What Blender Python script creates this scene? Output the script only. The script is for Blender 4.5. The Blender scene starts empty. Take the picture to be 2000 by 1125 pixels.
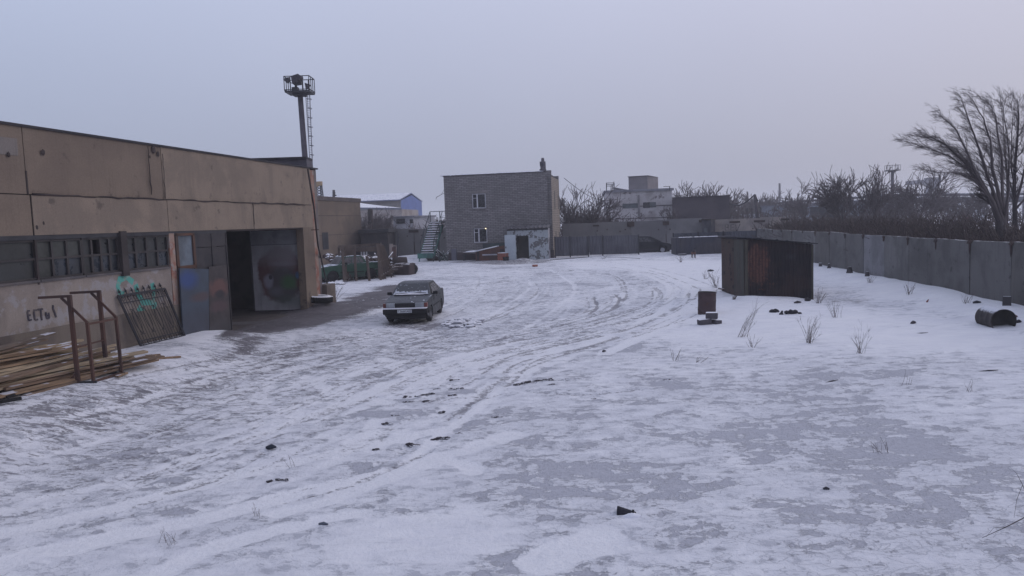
import bpy, bmesh, random
import numpy as np
from math import *
from mathutils import Vector, Matrix, noise as mnoise

# ------------------------------------------------------------------ camera
scene = bpy.context.scene
COL = scene.collection
EYE = Vector((0, 0, 3.3)); FPX = 1480.0
_p, _r = radians(4.96), radians(2.0)
_f = Vector((0, cos(_p), -sin(_p))); _u0 = Vector((0, sin(_p), cos(_p))); _r0 = Vector((1, 0, 0))
RGT = cos(_r) * _r0 - sin(_r) * _u0; UPV = cos(_r) * _u0 + sin(_r) * _r0
cd = bpy.data.cameras.new('camera'); cam = bpy.data.objects.new('camera', cd); COL.objects.link(cam)
cd.sensor_width = 36; cd.lens = FPX / 2000 * 36; cd.clip_end = 5000; cd.clip_start = 0.1
cam.matrix_world = Matrix.Translation(EYE) @ Matrix((RGT, UPV, -_f)).transposed().to_4x4()
scene.camera = cam
scene.render.resolution_x = 1024; scene.render.resolution_y = 576

# ------------------------------------------------------------------ light
SUN_EL, SUN_AZ = radians(22), radians(62)      # azimuth from +Y towards +X
w = bpy.data.worlds.new('World'); scene.world = w; w.use_nodes = True
nt = w.node_tree; nt.nodes.clear()
out = nt.nodes.new('ShaderNodeOutputWorld'); bg = nt.nodes.new('ShaderNodeBackground')
sky = nt.nodes.new('ShaderNodeTexSky'); sky.sky_type = 'NISHITA'; sky.sun_disc = False
sky.sun_elevation = SUN_EL; sky.sun_rotation = SUN_AZ; sky.air_density = 1; sky.dust_density = 4
mx = nt.nodes.new('ShaderNodeMix'); mx.data_type = 'RGBA'; mx.inputs[0].default_value = 0.95
nt.links.new(sky.outputs[0], mx.inputs[6])
SKY_K = 0.10
# overcast veil: even cloud, very slightly lighter low down and cooler to the left
tc = nt.nodes.new('ShaderNodeTexCoord'); sp = nt.nodes.new('ShaderNodeSeparateXYZ'); nt.links.new(tc.outputs['Generated'], sp.inputs[0])
mr = nt.nodes.new('ShaderNodeMapRange'); mr.inputs[1].default_value = -0.7; mr.inputs[2].default_value = 0.5
nt.links.new(sp.outputs[0], mr.inputs[0])
vc = nt.nodes.new('ShaderNodeMix'); vc.data_type = 'RGBA'; nt.links.new(mr.outputs[0], vc.inputs[0])
vc.inputs[6].default_value = (0.325 / SKY_K, 0.372 / SKY_K, 0.505 / SKY_K, 1)
vc.inputs[7].default_value = (0.392 / SKY_K, 0.399 / SKY_K, 0.504 / SKY_K, 1)
# an overcast sky is darkest at the horizon and brightens upwards
gr_ = nt.nodes.new('ShaderNodeMapRange'); gr_.inputs[1].default_value = 0.0; gr_.inputs[2].default_value = 0.27
gr_.inputs[3].default_value = 0.95; gr_.inputs[4].default_value = 1.46; nt.links.new(sp.outputs[2], gr_.inputs[0])
vm_ = nt.nodes.new('ShaderNodeVectorMath'); vm_.operation = 'SCALE'; nt.links.new(vc.outputs[2], vm_.inputs[0]); nt.links.new(gr_.outputs[0], vm_.inputs['Scale'])
cn_ = nt.nodes.new('ShaderNodeTexNoise'); cn_.inputs['Scale'].default_value = 1.6; cn_.inputs['Detail'].default_value = 3; nt.links.new(tc.outputs['Generated'], cn_.inputs['Vector'])
cr2 = nt.nodes.new('ShaderNodeMapRange'); cr2.inputs[1].default_value = .3; cr2.inputs[2].default_value = .7; cr2.inputs[3].default_value = .965; cr2.inputs[4].default_value = 1.035; nt.links.new(cn_.outputs['Fac'], cr2.inputs[0])
vm2 = nt.nodes.new('ShaderNodeVectorMath'); vm2.operation = 'SCALE'; nt.links.new(vm_.outputs[0], vm2.inputs[0]); nt.links.new(cr2.outputs[0], vm2.inputs['Scale'])
nt.links.new(vm2.outputs[0], mx.inputs[7])
nt.links.new(mx.outputs[2], bg.inputs[0]); bg.inputs[1].default_value = SKY_K
nt.links.new(bg.outputs[0], out.inputs[0])
sl = bpy.data.lights.new('sun', 'SUN'); sl.energy = 0.5; sl.angle = radians(25); sl.color = (1, 0.93, 0.86)
so = bpy.data.objects.new('sun', sl); COL.objects.link(so)
so.rotation_euler = Vector((sin(SUN_AZ) * cos(SUN_EL), cos(SUN_AZ) * cos(SUN_EL), sin(SUN_EL))).to_track_quat('Z', 'Y').to_euler()
scene.view_settings.view_transform = 'Standard'; scene.view_settings.look = 'None'
scene.view_settings.exposure = 0.0; scene.view_settings.gamma = 1
scene.cycles.max_bounces = 5; scene.cycles.diffuse_bounces = 2; scene.cycles.volume_bounces = 3
scene.cycles.transparent_max_bounces = 6
rnd = random.Random(7)

# ------------------------------------------------------------------ ground height and pixel helpers
def sm(a, b, x):
    t = np.clip((x - a) / (b - a), 0, 1); return t * t * (3 - 2 * t)
def _hash(i, j):
    n = (i * 374761393 + j * 668265263) & 0x7fffffff
    n = (n ^ (n >> 13)) * 1274126177 & 0x7fffffff
    return ((n ^ (n >> 16)) & 0xffff) / 65535.0
def vnoise(x, y):
    xi = np.floor(x).astype(np.int64); yi = np.floor(y).astype(np.int64); fx = x - xi; fy = y - yi
    fx = fx * fx * (3 - 2 * fx); fy = fy * fy * (3 - 2 * fy)
    a = _hash(xi, yi); b = _hash(xi + 1, yi); c = _hash(xi, yi + 1); d = _hash(xi + 1, yi + 1)
    return (a * (1 - fx) + b * fx) * (1 - fy) + (c * (1 - fx) + d * fx) * fy
def fbm(x, y, o=4):
    s = 0; a = .5
    for k in range(o):
        s = s + a * vnoise(x * 2 ** k + 17.3 * k, y * 2 ** k + 5.1 * k); a *= .5
    return s - .5 * (1 - .5 ** o) * 1.0
def gz(x, y):
    x = np.asarray(x, dtype=float); y = np.asarray(y, dtype=float)
    z = .3 * sm(35, 60, y)
    near = 1 - sm(70, 90, y)
    t = (15.06 + .102 * (y - 22.16)) - x                     # distance left of the concrete fence
    z = z + near * .34 * np.exp(-(np.maximum(t, 0) / 1.5) ** 2) * (.75 + .7 * fbm(x * .4 + 3, y * .45, 3)) * (1 - .4 * sm(38, 50, y))
    z = z + near * .10 * sm(4, 9, x)
    z = z - .26 * np.exp(-((x - 11.9) ** 2 + (y - 28.7) ** 2) / .9 ** 2)
    z = z + .38 * (1 - sm(-9.0, -6.4, x)) * (1 - sm(22.5, 24.6, y)) * sm(4, 10, y)
    z = z + .30 * np.exp(-((x + 8.0) ** 2 / .8 + (y - 31.3) ** 2 / 1.6))
    z = z + .35 * np.exp(-((x + 8.3) ** 2 / 6 + (y - 68) ** 2 / 10)) + .3 * np.exp(-((x + 13) ** 2 / 12 + (y - 66) ** 2 / 14))
    z = z + .16 * np.exp(-((x - 8.0) ** 2 + (y - 31.8) ** 2) / 1.2) + .12 * np.exp(-((x - 8.9) ** 2 + (y - 28.3) ** 2) / .8)
    z = z + .12 * np.exp(-((x + 1.7) ** 2 / .5 + (y - 24.8) ** 2 / 1.6))
    z = z + .28 * np.exp(-((x - .9) ** 2 / .6 + (y - 57.5) ** 2 / .7))
    z = z + near * .07 * fbm(x * .22, y * .22, 3)
    return z
def gh(x, y): return float(gz(x, y))
def ray(u, v): return _f * FPX + RGT * (u - 1000) + UPV * (562.5 - v)
def PZ(u, v, z):
    d = ray(u, v); return EYE + d * ((z - EYE.z) / d.z)
def PY(u, v, Y):
    d = ray(u, v); return EYE + d * (Y / d.y)
def G(u, v, dz=0):
    z = 0
    for _ in range(12):
        p = PZ(u, v, z); z = .5 * z + .5 * gh(p.x, p.y)
    return Vector((p.x, p.y, gh(p.x, p.y) + dz))
def on(x, y, dz=0): return Vector((x, y, gh(x, y) + dz))

# ------------------------------------------------------------------ objects
def thing(name, label, cat, loc=(0, 0, 0), rz=0, group=None):
    o = bpy.data.objects.new(name, None); COL.objects.link(o)
    o.empty_display_size = .3
    o.matrix_world = Matrix.Translation(Vector(loc)) @ Matrix.Rotation(rz, 4, 'Z')
    o['label'] = label; o['category'] = cat
    if group: o['group'] = group
    o['_'] = 0; del o['_']
    return o
def wmat(o):
    m = o.matrix_basis.copy()
    if o.parent: m = wmat(o.parent) @ m
    return m
def tag(o, label, cat, group=None):
    o['label'] = label; o['category'] = cat
    if group: o['group'] = group
    return o

class MB:
    def __init__(s): s.v = []; s.f = []; s.sm = []
    def add(s, vs, fs, smooth=False):
        n = len(s.v); s.v += [tuple(v) for v in vs]; s.f += [tuple(i + n for i in f) for f in fs]; s.sm += [smooth] * len(fs); return s
    def box(s, c, d, rot=None):
        c = Vector(c); hx, hy, hz = d[0] / 2, d[1] / 2, d[2] / 2
        vs = [Vector((x, y, z)) for x in (-hx, hx) for y in (-hy, hy) for z in (-hz, hz)]
        if rot is not None: vs = [rot @ v for v in vs]
        return s.add([v + c for v in vs], [(0, 1, 3, 2), (4, 6, 7, 5), (0, 4, 5, 1), (2, 3, 7, 6), (0, 2, 6, 4), (1, 5, 7, 3)])
    def bx(s, x0, x1, y0, y1, z0, z1):
        return s.box(((x0 + x1) / 2, (y0 + y1) / 2, (z0 + z1) / 2), (x1 - x0, y1 - y0, z1 - z0))
    def bar(s, a, b, wd, ht=None, up=(0, 0, 1)):
        a = Vector(a); b = Vector(b); ht = ht or wd; d = b - a; L = d.length
        if L < 1e-6: return s
        d.normalize(); u = Vector(up)
        if abs(d.dot(u)) > .98: u = Vector((0, 1, 0))
        x = d.cross(u).normalized(); z = x.cross(d)
        R = Matrix((x, d, z)).transposed()
        return s.box((a + b) / 2, (wd, L, ht), R)
    def tube(s, pts, rad, n=6, caps=True, smooth=True):
        pts = [Vector(p) for p in pts]; m = len(pts)
        if not hasattr(rad, '__len__'): rad = [rad] * m
        vs = []; prev = None
        for i, p in enumerate(pts):
            d = (pts[min(i + 1, m - 1)] - pts[max(i - 1, 0)])
            if d.length < 1e-9: d = Vector((0, 0, 1))
            d.normalize()
            if prev is None:
                x = d.cross(Vector((0, 0, 1)))
                if x.length < .1: x = d.cross(Vector((1, 0, 0)))
            else: x = prev - d * prev.dot(d)
            x.normalize(); prev = x; y = d.cross(x)
            for k in range(n):
                a = 2 * pi * k / n; vs.append(p + (x * cos(a) + y * sin(a)) * rad[i])
        fs = [(i * n + k, i * n + (k + 1) % n, (i + 1) * n + (k + 1) % n, (i + 1) * n + k) for i in range(m - 1) for k in range(n)]
        s.add(vs, fs, smooth)
        if caps:
            n0 = len(s.v) - len(vs)
            s.f.append(tuple(n0 + k for k in reversed(range(n)))); s.sm.append(False)
            s.f.append(tuple(n0 + (m - 1) * n + k for k in range(n))); s.sm.append(False)
        return s
    def prism(s, poly, y0, y1, ax='xz'):     # polygon (a,b) extruded along the third axis
        n = len(poly)
        def P(a, b, c): return (a, c, b) if ax == 'xz' else ((c, a, b) if ax == 'yz' else (a, b, c))
        vs = [P(a, b, y0) for a, b in poly] + [P(a, b, y1) for a, b in poly]
        return s.add(vs, [tuple(range(n)), tuple(reversed(range(n, 2 * n)))] + [(i, i + n, (i + 1) % n + n, (i + 1) % n) for i in range(n)])
    def quad(s, a, b, c, d, t=0.0):
        a, b, c, d = map(Vector, (a, b, c, d))
        if t == 0: return s.add([a, b, c, d], [(0, 1, 2, 3)])
        n = (b - a).cross(d - a).normalized() * t
        vs = [a, b, c, d, a + n, b + n, c + n, d + n]
        return s.add(vs, [(3, 2, 1, 0), (4, 5, 6, 7), (0, 1, 5, 4), (1, 2, 6, 5), (2, 3, 7, 6), (3, 0, 4, 7)])
    def lathe(s, prof, c=(0, 0, 0), n=24, axis='z', smooth=True):
        c = Vector(c); vs = []
        for r, h in prof:
            for k in range(n):
                a = 2 * pi * k / n
                v = (r * cos(a), r * sin(a), h) if axis == 'z' else ((h, r * cos(a), r * sin(a)) if axis == 'x' else (r * cos(a), h, r * sin(a)))
                vs.append(c + Vector(v))
        m = len(prof)
        return s.add(vs, [(i * n + k, i * n + (k + 1) % n, (i + 1) * n + (k + 1) % n, (i + 1) * n + k) for i in range(m - 1) for k in range(n)], smooth)
    def rock(s, c, r, seed=0, sq=(1, 1, 1), sub=2, rough=.35):
        bm = bmesh.new(); bmesh.ops.create_icosphere(bm, subdivisions=sub, radius=1)
        c = Vector(c)
        vs = []
        for v in bm.verts:
            k = 1 + rough * mnoise.noise(v.co * 1.7 + Vector((seed * 3.1, seed, 0))) + rough * .5 * mnoise.noise(v.co * 4 + Vector((seed, 0, 5)))
            q = v.co * (k * r); vs.append(c + Vector((q.x * sq[0], q.y * sq[1], q.z * sq[2])))
        s.add(vs, [tuple(v.index for v in f.verts) for f in bm.faces]); bm.free(); return s
    def xf(s, M):
        s.v = [tuple(M @ Vector(v)) for v in s.v]; return s
    def build(s, name, mat, parent=None, world=False, bevel=0, sub=0, fix=True):
        vs = s.v
        if parent is not None and world:
            inv = wmat(parent).inverted(); vs = [tuple(inv @ Vector(v)) for v in vs]
        off = Vector((0, 0, 0))
        if parent is None:
            a = np.array(vs); off = Vector(((a[:, 0].min() + a[:, 0].max()) / 2, (a[:, 1].min() + a[:, 1].max()) / 2, a[:, 2].min()))
            vs = [(v[0] - off.x, v[1] - off.y, v[2] - off.z) for v in vs]
        me = bpy.data.meshes.new(name); me.from_pydata(vs, [], s.f)
        me.polygons.foreach_set('use_smooth', s.sm)
        if fix and len(vs) < 60000:
            bm = bmesh.new(); bm.from_mesh(me); bmesh.ops.recalc_face_normals(bm, faces=bm.faces); bm.to_mesh(me); bm.free()
        me.update()
        o = bpy.data.objects.new(name, me); COL.objects.link(o)
        if mat: me.materials.append(mat)
        o.location = off
        if parent is not None: o.parent = parent; o.location = (0, 0, 0)
        if bevel:
            b = o.modifiers.new('bevel', 'BEVEL'); b.width = bevel; b.segments = 2; b.limit_method = 'ANGLE'; b.angle_limit = radians(35)
        return o
def copy_tree(o, parent=None, **props):
    c = o.copy(); COL.objects.link(c)
    if parent is not None: c.parent = parent
    for ch in list(o.children): copy_tree(ch, c)
    for k, v in props.items(): c[k] = v
    return c

# ------------------------------------------------------------------ materials
class NT:
    def __init__(s, name):
        s.m = bpy.data.materials.new(name); s.m.use_nodes = True; s.t = s.m.node_tree; s.t.nodes.clear()
        s.out = s.n('ShaderNodeOutputMaterial'); s.b = s.n('ShaderNodeBsdfPrincipled'); s.t.links.new(s.b.outputs[0], s.out.inputs[0])
        s.b.inputs['Specular IOR Level'].default_value = .3
    def n(s, t): return s.t.nodes.new(t)
    def ln(s, a, b):
        if hasattr(a, 'is_output'): s.t.links.new(a, b)
        elif isinstance(a, (int, float)): b.default_value = a
        else: b.default_value = tuple(a) if len(a) == 4 else (tuple(a) + (1,) if b.type == 'RGBA' else tuple(a))
    def obj(s, sc=(1, 1, 1), kind='Object', rot=(0, 0, 0)):
        tc = s.n('ShaderNodeTexCoord'); mp = s.n('ShaderNodeMapping'); s.t.links.new(tc.outputs[kind], mp.inputs[0])
        mp.inputs['Scale'].default_value = sc; mp.inputs['Rotation'].default_value = rot; return mp.outputs[0]
    def noise(s, vec, scale=1, det=4, rough=.55, dist=0):
        n = s.n('ShaderNodeTexNoise'); s.t.links.new(vec, n.inputs['Vector']); n.inputs['Scale'].default_value = scale
        n.inputs['Detail'].default_value = det; n.inputs['Roughness'].default_value = rough; n.inputs['Distortion'].default_value = dist; return n.outputs['Fac']
    def ramp(s, x, lo, hi, a=0, b=1):
        n = s.n('ShaderNodeMapRange'); n.interpolation_type = 'SMOOTHSTEP' if (a, b) == (0, 1) else 'LINEAR'
        s.ln(x, n.inputs[0]); s.ln(lo, n.inputs[1]); s.ln(hi, n.inputs[2]); s.ln(a, n.inputs[3]); s.ln(b, n.inputs[4]); return n.outputs[0]
    def mix(s, f, a, b, mode='MIX'):
        n = s.n('ShaderNodeMix'); n.data_type = 'RGBA'; n.blend_type = mode; s.ln(f, n.inputs[0]); s.ln(a, n.inputs[6]); s.ln(b, n.inputs[7]); return n.outputs[2]
    def math(s, op, a, b=0, c=0):
        n = s.n('ShaderNodeMath'); n.operation = op; s.ln(a, n.inputs[0]); s.ln(b, n.inputs[1]); s.ln(c, n.inputs[2]); return n.outputs[0]
    def attr(s, name):
        n = s.n('ShaderNodeAttribute'); n.attribute_name = name; return n.outputs['Fac']
    def nz(s):
        g = s.n('ShaderNodeNewGeometry'); q = s.n('ShaderNodeSeparateXYZ'); s.t.links.new(g.outputs['Normal'], q.inputs[0]); return q.outputs[2]
    def sep(s, v):
        q = s.n('ShaderNodeSeparateXYZ'); s.t.links.new(v, q.inputs[0]); return q.outputs
    def bump(s, h, strength=.3, dist=.02):
        n = s.n('ShaderNodeBump'); s.ln(h, n.inputs['Height']); n.inputs['Strength'].default_value = strength; n.inputs['Distance'].default_value = dist
        s.t.links.new(n.outputs[0], s.b.inputs['Normal'])
    def done(s, col, rough=.85, metal=0):
        s.ln(col, s.b.inputs['Base Color']); s.ln(rough, s.b.inputs['Roughness']); s.b.inputs['Metallic'].default_value = metal; return s.m
    def blob(s, vec, c, r, soft=.5, nz=None, amt=.3):
        n = s.n('ShaderNodeVectorMath'); n.operation = 'SUBTRACT'; s.t.links.new(vec, n.inputs[0]); n.inputs[1].default_value = c
        m = s.n('ShaderNodeVectorMath'); m.operation = 'DIVIDE'; s.t.links.new(n.outputs[0], m.inputs[0]); m.inputs[1].default_value = r
        l = s.n('ShaderNodeVectorMath'); l.operation = 'LENGTH'; s.t.links.new(m.outputs[0], l.inputs[0]); x = l.outputs['Value']
        if nz is not None: x = s.math('ADD', x, s.math('MULTIPLY', s.math('SUBTRACT', nz, .5), amt * 2))
        return s.ramp(x, 1 - soft, 1 + soft * .4, 1, 0)
SNOW = (.83, .83, .87)
def worn(name, c1, c2=None, c3=None, scale=1.2, lo=.42, hi=.62, streak=.0, rough=.85, bump=.25, bs=40, metal=0, snow=0, s3=6, t3=.66, kind='Object', fine=.18):
    k = NT(name); v = k.obj(kind=kind)
    c2 = c2 or tuple(x * .7 for x in c1)
    n1 = k.noise(v, scale, 6, .6, .4); col = k.mix(k.ramp(n1, lo, hi), c1, c2)
    fn = k.noise(v, bs, 3, .6); col = k.mix(fine, col, k.mix(fn, (0.15, .15, .15), (1.6, 1.6, 1.6)), 'OVERLAY') if fine else col
    if streak:
        sv = k.obj((5, 5, .35), kind=kind); n2 = k.noise(sv, 1.6, 5, .65); col = k.mix(k.math('MULTIPLY', k.ramp(n2, .5, .75), streak), col, tuple(x * .45 for x in c1))
    if c3:
        n3 = k.noise(v, s3, 5, .65); col = k.mix(k.ramp(n3, t3 - .05, t3 + .04), col, c3)
    if snow:
        up = k.ramp(k.nz(), .45, .8); n4 = k.noise(v, 3.5, 5, .6); m = k.math('MULTIPLY', up, k.ramp(n4, .85 - snow, .97 - snow)); col = k.mix(m, col, SNOW)
    if bump: k.bump(k.noise(v, bs, 4, .6), bump, .02)
    return k.done(col, rough, metal)

M = {}
M['snowcap'] = worn('snow_cap', SNOW, (.70, .71, .78), bump=.3, bs=14, fine=.05)
M['rust'] = worn('rusty_steel', (.085, .045, .035), (.05, .032, .03), (.13, .06, .04), bs=60)
M['rustdark'] = worn('dark_rusty_metal', (.04, .03, .03), (.022, .018, .02), (.08, .045, .035), streak=.5, snow=.2)
M['darkmetal'] = worn('dark_metal', (.035, .035, .042), (.022, .022, .028), rough=.6)
M['black'] = worn('black_rubber', (.018, .018, .02), (.012, .012, .014), rough=.8, bs=90)
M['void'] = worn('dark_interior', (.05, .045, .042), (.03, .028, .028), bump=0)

# ------------------------------------------------------------------ haze
hz = MB().bx(-700, 700, -12, 760, -1.2, 19.5).build('haze', None); hz['kind'] = 'stuff'
hm = bpy.data.materials.new('haze_air'); hm.use_nodes = True; t = hm.node_tree; t.nodes.clear()
o_ = t.nodes.new('ShaderNodeOutputMaterial'); pv = t.nodes.new('ShaderNodeVolumePrincipled')
pv.inputs['Color'].default_value = (.97, .97, 1, 1); pv.inputs['Absorption Color'].default_value = (1, 1, 1, 1); pv.inputs['Density'].default_value = .0010; pv.inputs['Anisotropy'].default_value = 0.0
t.links.new(pv.outputs[0], o_.inputs['Volume']); hz.data.materials.append(hm)
HAZE = hz

# ------------------------------------------------------------------ ground sheet
def grid_axis():
    xs = np.concatenate([[-1500, -900, -500, -250, -130, -75, -50, -38], np.arange(-30, -15, .5), np.arange(-15, 19, .065), np.arange(19, 30, .5), [34, 42, 60, 90, 150, 300, 600, 1000, 1500]])
    ys = [-60, -20, -5, 0, 2, 4]; y = 5.2
    while y < 75: ys.append(y); y += max(.035, y * .0052)
    ys += [78, 84, 92, 105, 125, 160, 220, 320, 500, 800, 1500, 3000]
    return xs, np.array(ys, float)
gx, gy = grid_axis(); X, Y = np.meshgrid(gx, gy)
Z = gz(X, Y)
def poly_sd(poly, X, Y):
    P = np.array([(p[0], p[1]) for p in poly]); n = len(P); d = np.full(X.shape, 1e9); ins = np.zeros(X.shape, bool)
    for i in range(n):
        a = P[i]; b = P[(i + 1) % n]; e = b - a; wx = X - a[0]; wy = Y - a[1]
        t_ = np.clip((wx * e[0] + wy * e[1]) / (e @ e + 1e-12), 0, 1)
        d = np.minimum(d, np.hypot(wx - e[0] * t_, wy - e[1] * t_))
        c = ((a[1] > Y) != (b[1] > Y)) & (X < (b[0] - a[0]) * (Y - a[1]) / (b[1] - a[1] + 1e-12) + a[0]); ins ^= c
    return np.where(ins, -d, d)
def gp(*uv): return [G(u, v) for u, v in uv]
WN = fbm(X * .9, Y * .9, 4) * 2.0
def region(uv, soft, jit=.6):
    sd = poly_sd(gp(*uv), X, Y) + WN * jit
    return 1 - sm(-soft, soft, sd)
dirt = np.zeros(X.shape); crust = np.zeros(X.shape); lines = np.zeros(X.shape); fill = np.zeros(X.shape)
dirt = np.maximum(dirt, .93 * region([(395, 668), (430, 615), (490, 590), (610, 592), (650, 590), (700, 572), (760, 556), (830, 553), (858, 560), (800, 572), (752, 600), (700, 618), (640, 632), (560, 650), (480, 664)], 1.1, .9))
dirt = np.maximum(dirt, .70 * region([(480, 650), (560, 655), (500, 690), (430, 712), (370, 722), (430, 690)], .6, .9))
dirt = np.maximum(dirt, .66 * region([(0, 750), (250, 745), (420, 700), (560, 660), (700, 650), (560, 730), (380, 790), (200, 860), (0, 960)], 1.8, 1.2))
dirt = np.maximum(dirt, .44 * region([(600, 640), (760, 640), (960, 640), (1090, 610), (900, 700), (700, 780), (400, 860), (0, 1040), (0, 900)], 1.5, 1.0))
dirt = np.maximum(dirt, .62 * region([(870, 512), (930, 508), (1010, 507), (1090, 506), (1070, 513), (1000, 518), (940, 517)], .5, .5))
dirt = np.maximum(dirt, .50 * region([(1605, 580), (1680, 578), (1700, 592), (1600, 594)], .3, .3))
dirt = np.maximum(dirt, .62 * region([(740, 624), (850, 622), (880, 640), (830, 650), (745, 640)], .3, .4))
dirt = np.maximum(dirt, .34 * region([(1180, 604), (1290, 588), (1350, 600), (1250, 640), (1000, 668), (880, 690), (960, 650)], .5, .5))
dirt = np.maximum(dirt, .30 * region([(870, 560), (1000, 545), (1080, 560), (1010, 600), (900, 620)], .6, .6))
crust = .55 * region([(560, 700), (900, 600), (1060, 530), (1280, 525), (1340, 600), (1250, 660), (1100, 740), (900, 850), (500, 900)], 1.5, 1.2)
crust = np.maximum(crust, region([(1000, 780), (1300, 740), (1600, 700), (2050, 690), (2300, 1200), (600, 1250), (700, 1000), (900, 850)], 3.0, 2.0))
snowy = np.maximum(region([(1330, 600), (1420, 560), (1640, 600), (2100, 650), (2100, 720), (1700, 690), (1400, 660)], 2.6, 1.8), region([(1100, 512), (1500, 508), (1420, 560), (1340, 560), (1250, 530), (1120, 520)], 1.0, .6))
snowy = np.maximum(snowy, sm(3.2, .8, (15.06 + .102 * (Y - 22.16)) - X))
snowy = np.maximum(snowy, region([(345, 668), (355, 640), (440, 645), (450, 652), (400, 675)], .2, .2))
snowy = np.maximum(snowy, .8 * region([(600, 1125), (700, 1010), (900, 985), (1010, 1000), (1000, 1060), (900, 1125)], .4, .4))
def smooth_path(uv, n=10):
    P = gp(*uv); out_ = []
    for i in range(len(P) - 1):
        p0, p1, p2, p3 = P[max(i - 1, 0)], P[i], P[i + 1], P[min(i + 2, len(P) - 1)]
        for k in range(n):
            t_ = k / n; out_.append(.5 * ((2 * p1) + (p2 - p0) * t_ + (2 * p0 - 5 * p1 + 4 * p2 - p3) * t_ ** 2 + (3 * p1 - p0 - 3 * p2 + p3) * t_ ** 3))
    out_.append(P[-1]); return np.array([(p.x, p.y) for p in out_])
def offset(P, d):
    T = np.gradient(P, axis=0); T /= np.linalg.norm(T, axis=1)[:, None] + 1e-9
    return P + np.stack([-T[:, 1], T[:, 0]], 1) * (d if np.ndim(d) == 0 else d[:, None])
H = np.zeros(X.shape)
def stroke(P, wd, depth=0, dk=0, fl=0, rim=0, jag=.0, gate=True):
    """one tyre rut: wd metres wide; dk shows soil, fl is drifted snow lying in it"""
    P = P + np.random.RandomState(int(abs(P[0][0]) * 1000) % 9999).normal(0, wd * .10, P.shape)
    for i in range(len(P) - 1):
        a, b = P[i], P[i + 1]; pad = wd * 2.2
        x0, x1 = sorted((a[0], b[0])); y0, y1 = sorted((a[1], b[1]))
        i0, i1 = np.searchsorted(gx, (x0 - pad, x1 + pad)); j0, j1 = np.searchsorted(gy, (y0 - pad, y1 + pad))
        if i1 - i0 < 1 or j1 - j0 < 1: continue
        xs = X[j0:j1, i0:i1]; ys = Y[j0:j1, i0:i1]; e = b - a
        t_ = np.clip(((xs - a[0]) * e[0] + (ys - a[1]) * e[1]) / (e @ e + 1e-12), 0, 1)
        d = np.hypot(xs - a[0] - e[0] * t_, ys - a[1] - e[1] * t_)
        if jag: d = d + jag * WN[j0:j1, i0:i1] * wd
        m = (1 - sm(wd * .32, wd * .62, d)) * (sm(.12, .40, vnoise(xs * 1.9 + 7, ys * 1.9)) if gate else 1)
        if dk: dirt_l = lines[j0:j1, i0:i1]; np.maximum(dirt_l, dk * m, out=dirt_l)
        if fl: f_l = fill[j0:j1, i0:i1]; np.maximum(f_l, fl * m, out=f_l)
        if depth: h = H[j0:j1, i0:i1]; np.minimum(h, -depth * m, out=h)
        if rim: h = H[j0:j1, i0:i1]; h += 0; np.maximum(h, np.where(h < 0, h, rim * (np.exp(-((d - wd * .8) / (wd * .25)) ** 2))), out=h)
R2 = random.Random(3)
def family(uv, n, spread, wmin, wmax, dk=.5, fl=.0, jit=.15, lmin=.15, lmax=.6):
    P = smooth_path(uv, 12)
    for k in range(n):
        L = len(P); ln_ = int(L * R2.uniform(lmin, lmax)); s0 = R2.randint(0, max(1, L - ln_ - 2)); Q = P[s0:s0 + ln_ + 2]
        if len(Q) < 3: continue
        ph = R2.uniform(0, 6); d = R2.uniform(-spread, spread) + jit * np.sin(np.arange(len(Q)) * .25 + ph)
        wd = R2.uniform(wmin, wmax)
        if R2.random() < .6: stroke(offset(Q, d), wd, .022, dk * R2.uniform(.5, 1.1), 0, .012, .5)
        else: stroke(offset(Q, d), wd * 1.7, .012, 0, (fl or .6) * R2.uniform(.35, .85), 0, .3)
family([(600, 860), (760, 770), (900, 700), (1050, 662), (1200, 625), (1290, 590), (1300, 560), (1240, 532), (1130, 515)], 70, 2.2, .07, .14, .60, .7)
family([(560, 1000), (760, 830), (900, 740), (1060, 690), (1200, 655), (1330, 600), (1345, 560), (1290, 530), (1180, 512)], 22, 1.2, .08, .18, .22, .8)
family([(0, 930), (250, 850), (520, 750), (720, 690), (880, 650), (1000, 600), (1040, 560), (1020, 528)], 70, 3.0, .07, .16, .55, .6)
family([(0, 1060), (300, 960), (600, 850), (800, 770), (960, 720), (1100, 690)], 40, 1.6, .06, .16, .5, .8)
family([(900, 640), (1040, 600), (1160, 575), (1240, 560), (1200, 540), (1080, 528), (900, 540)], 30, 1.5, .07, .14, .45, .5)
family([(500, 650), (640, 610), (760, 580), (900, 560), (1000, 545)], 22, 2.0, .08, .2, .5, .5)
family([(560, 800), (600, 740), (700, 700), (860, 690), (1000, 700)], 16, 1.5, .1, .25, .3, .8)
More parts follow.
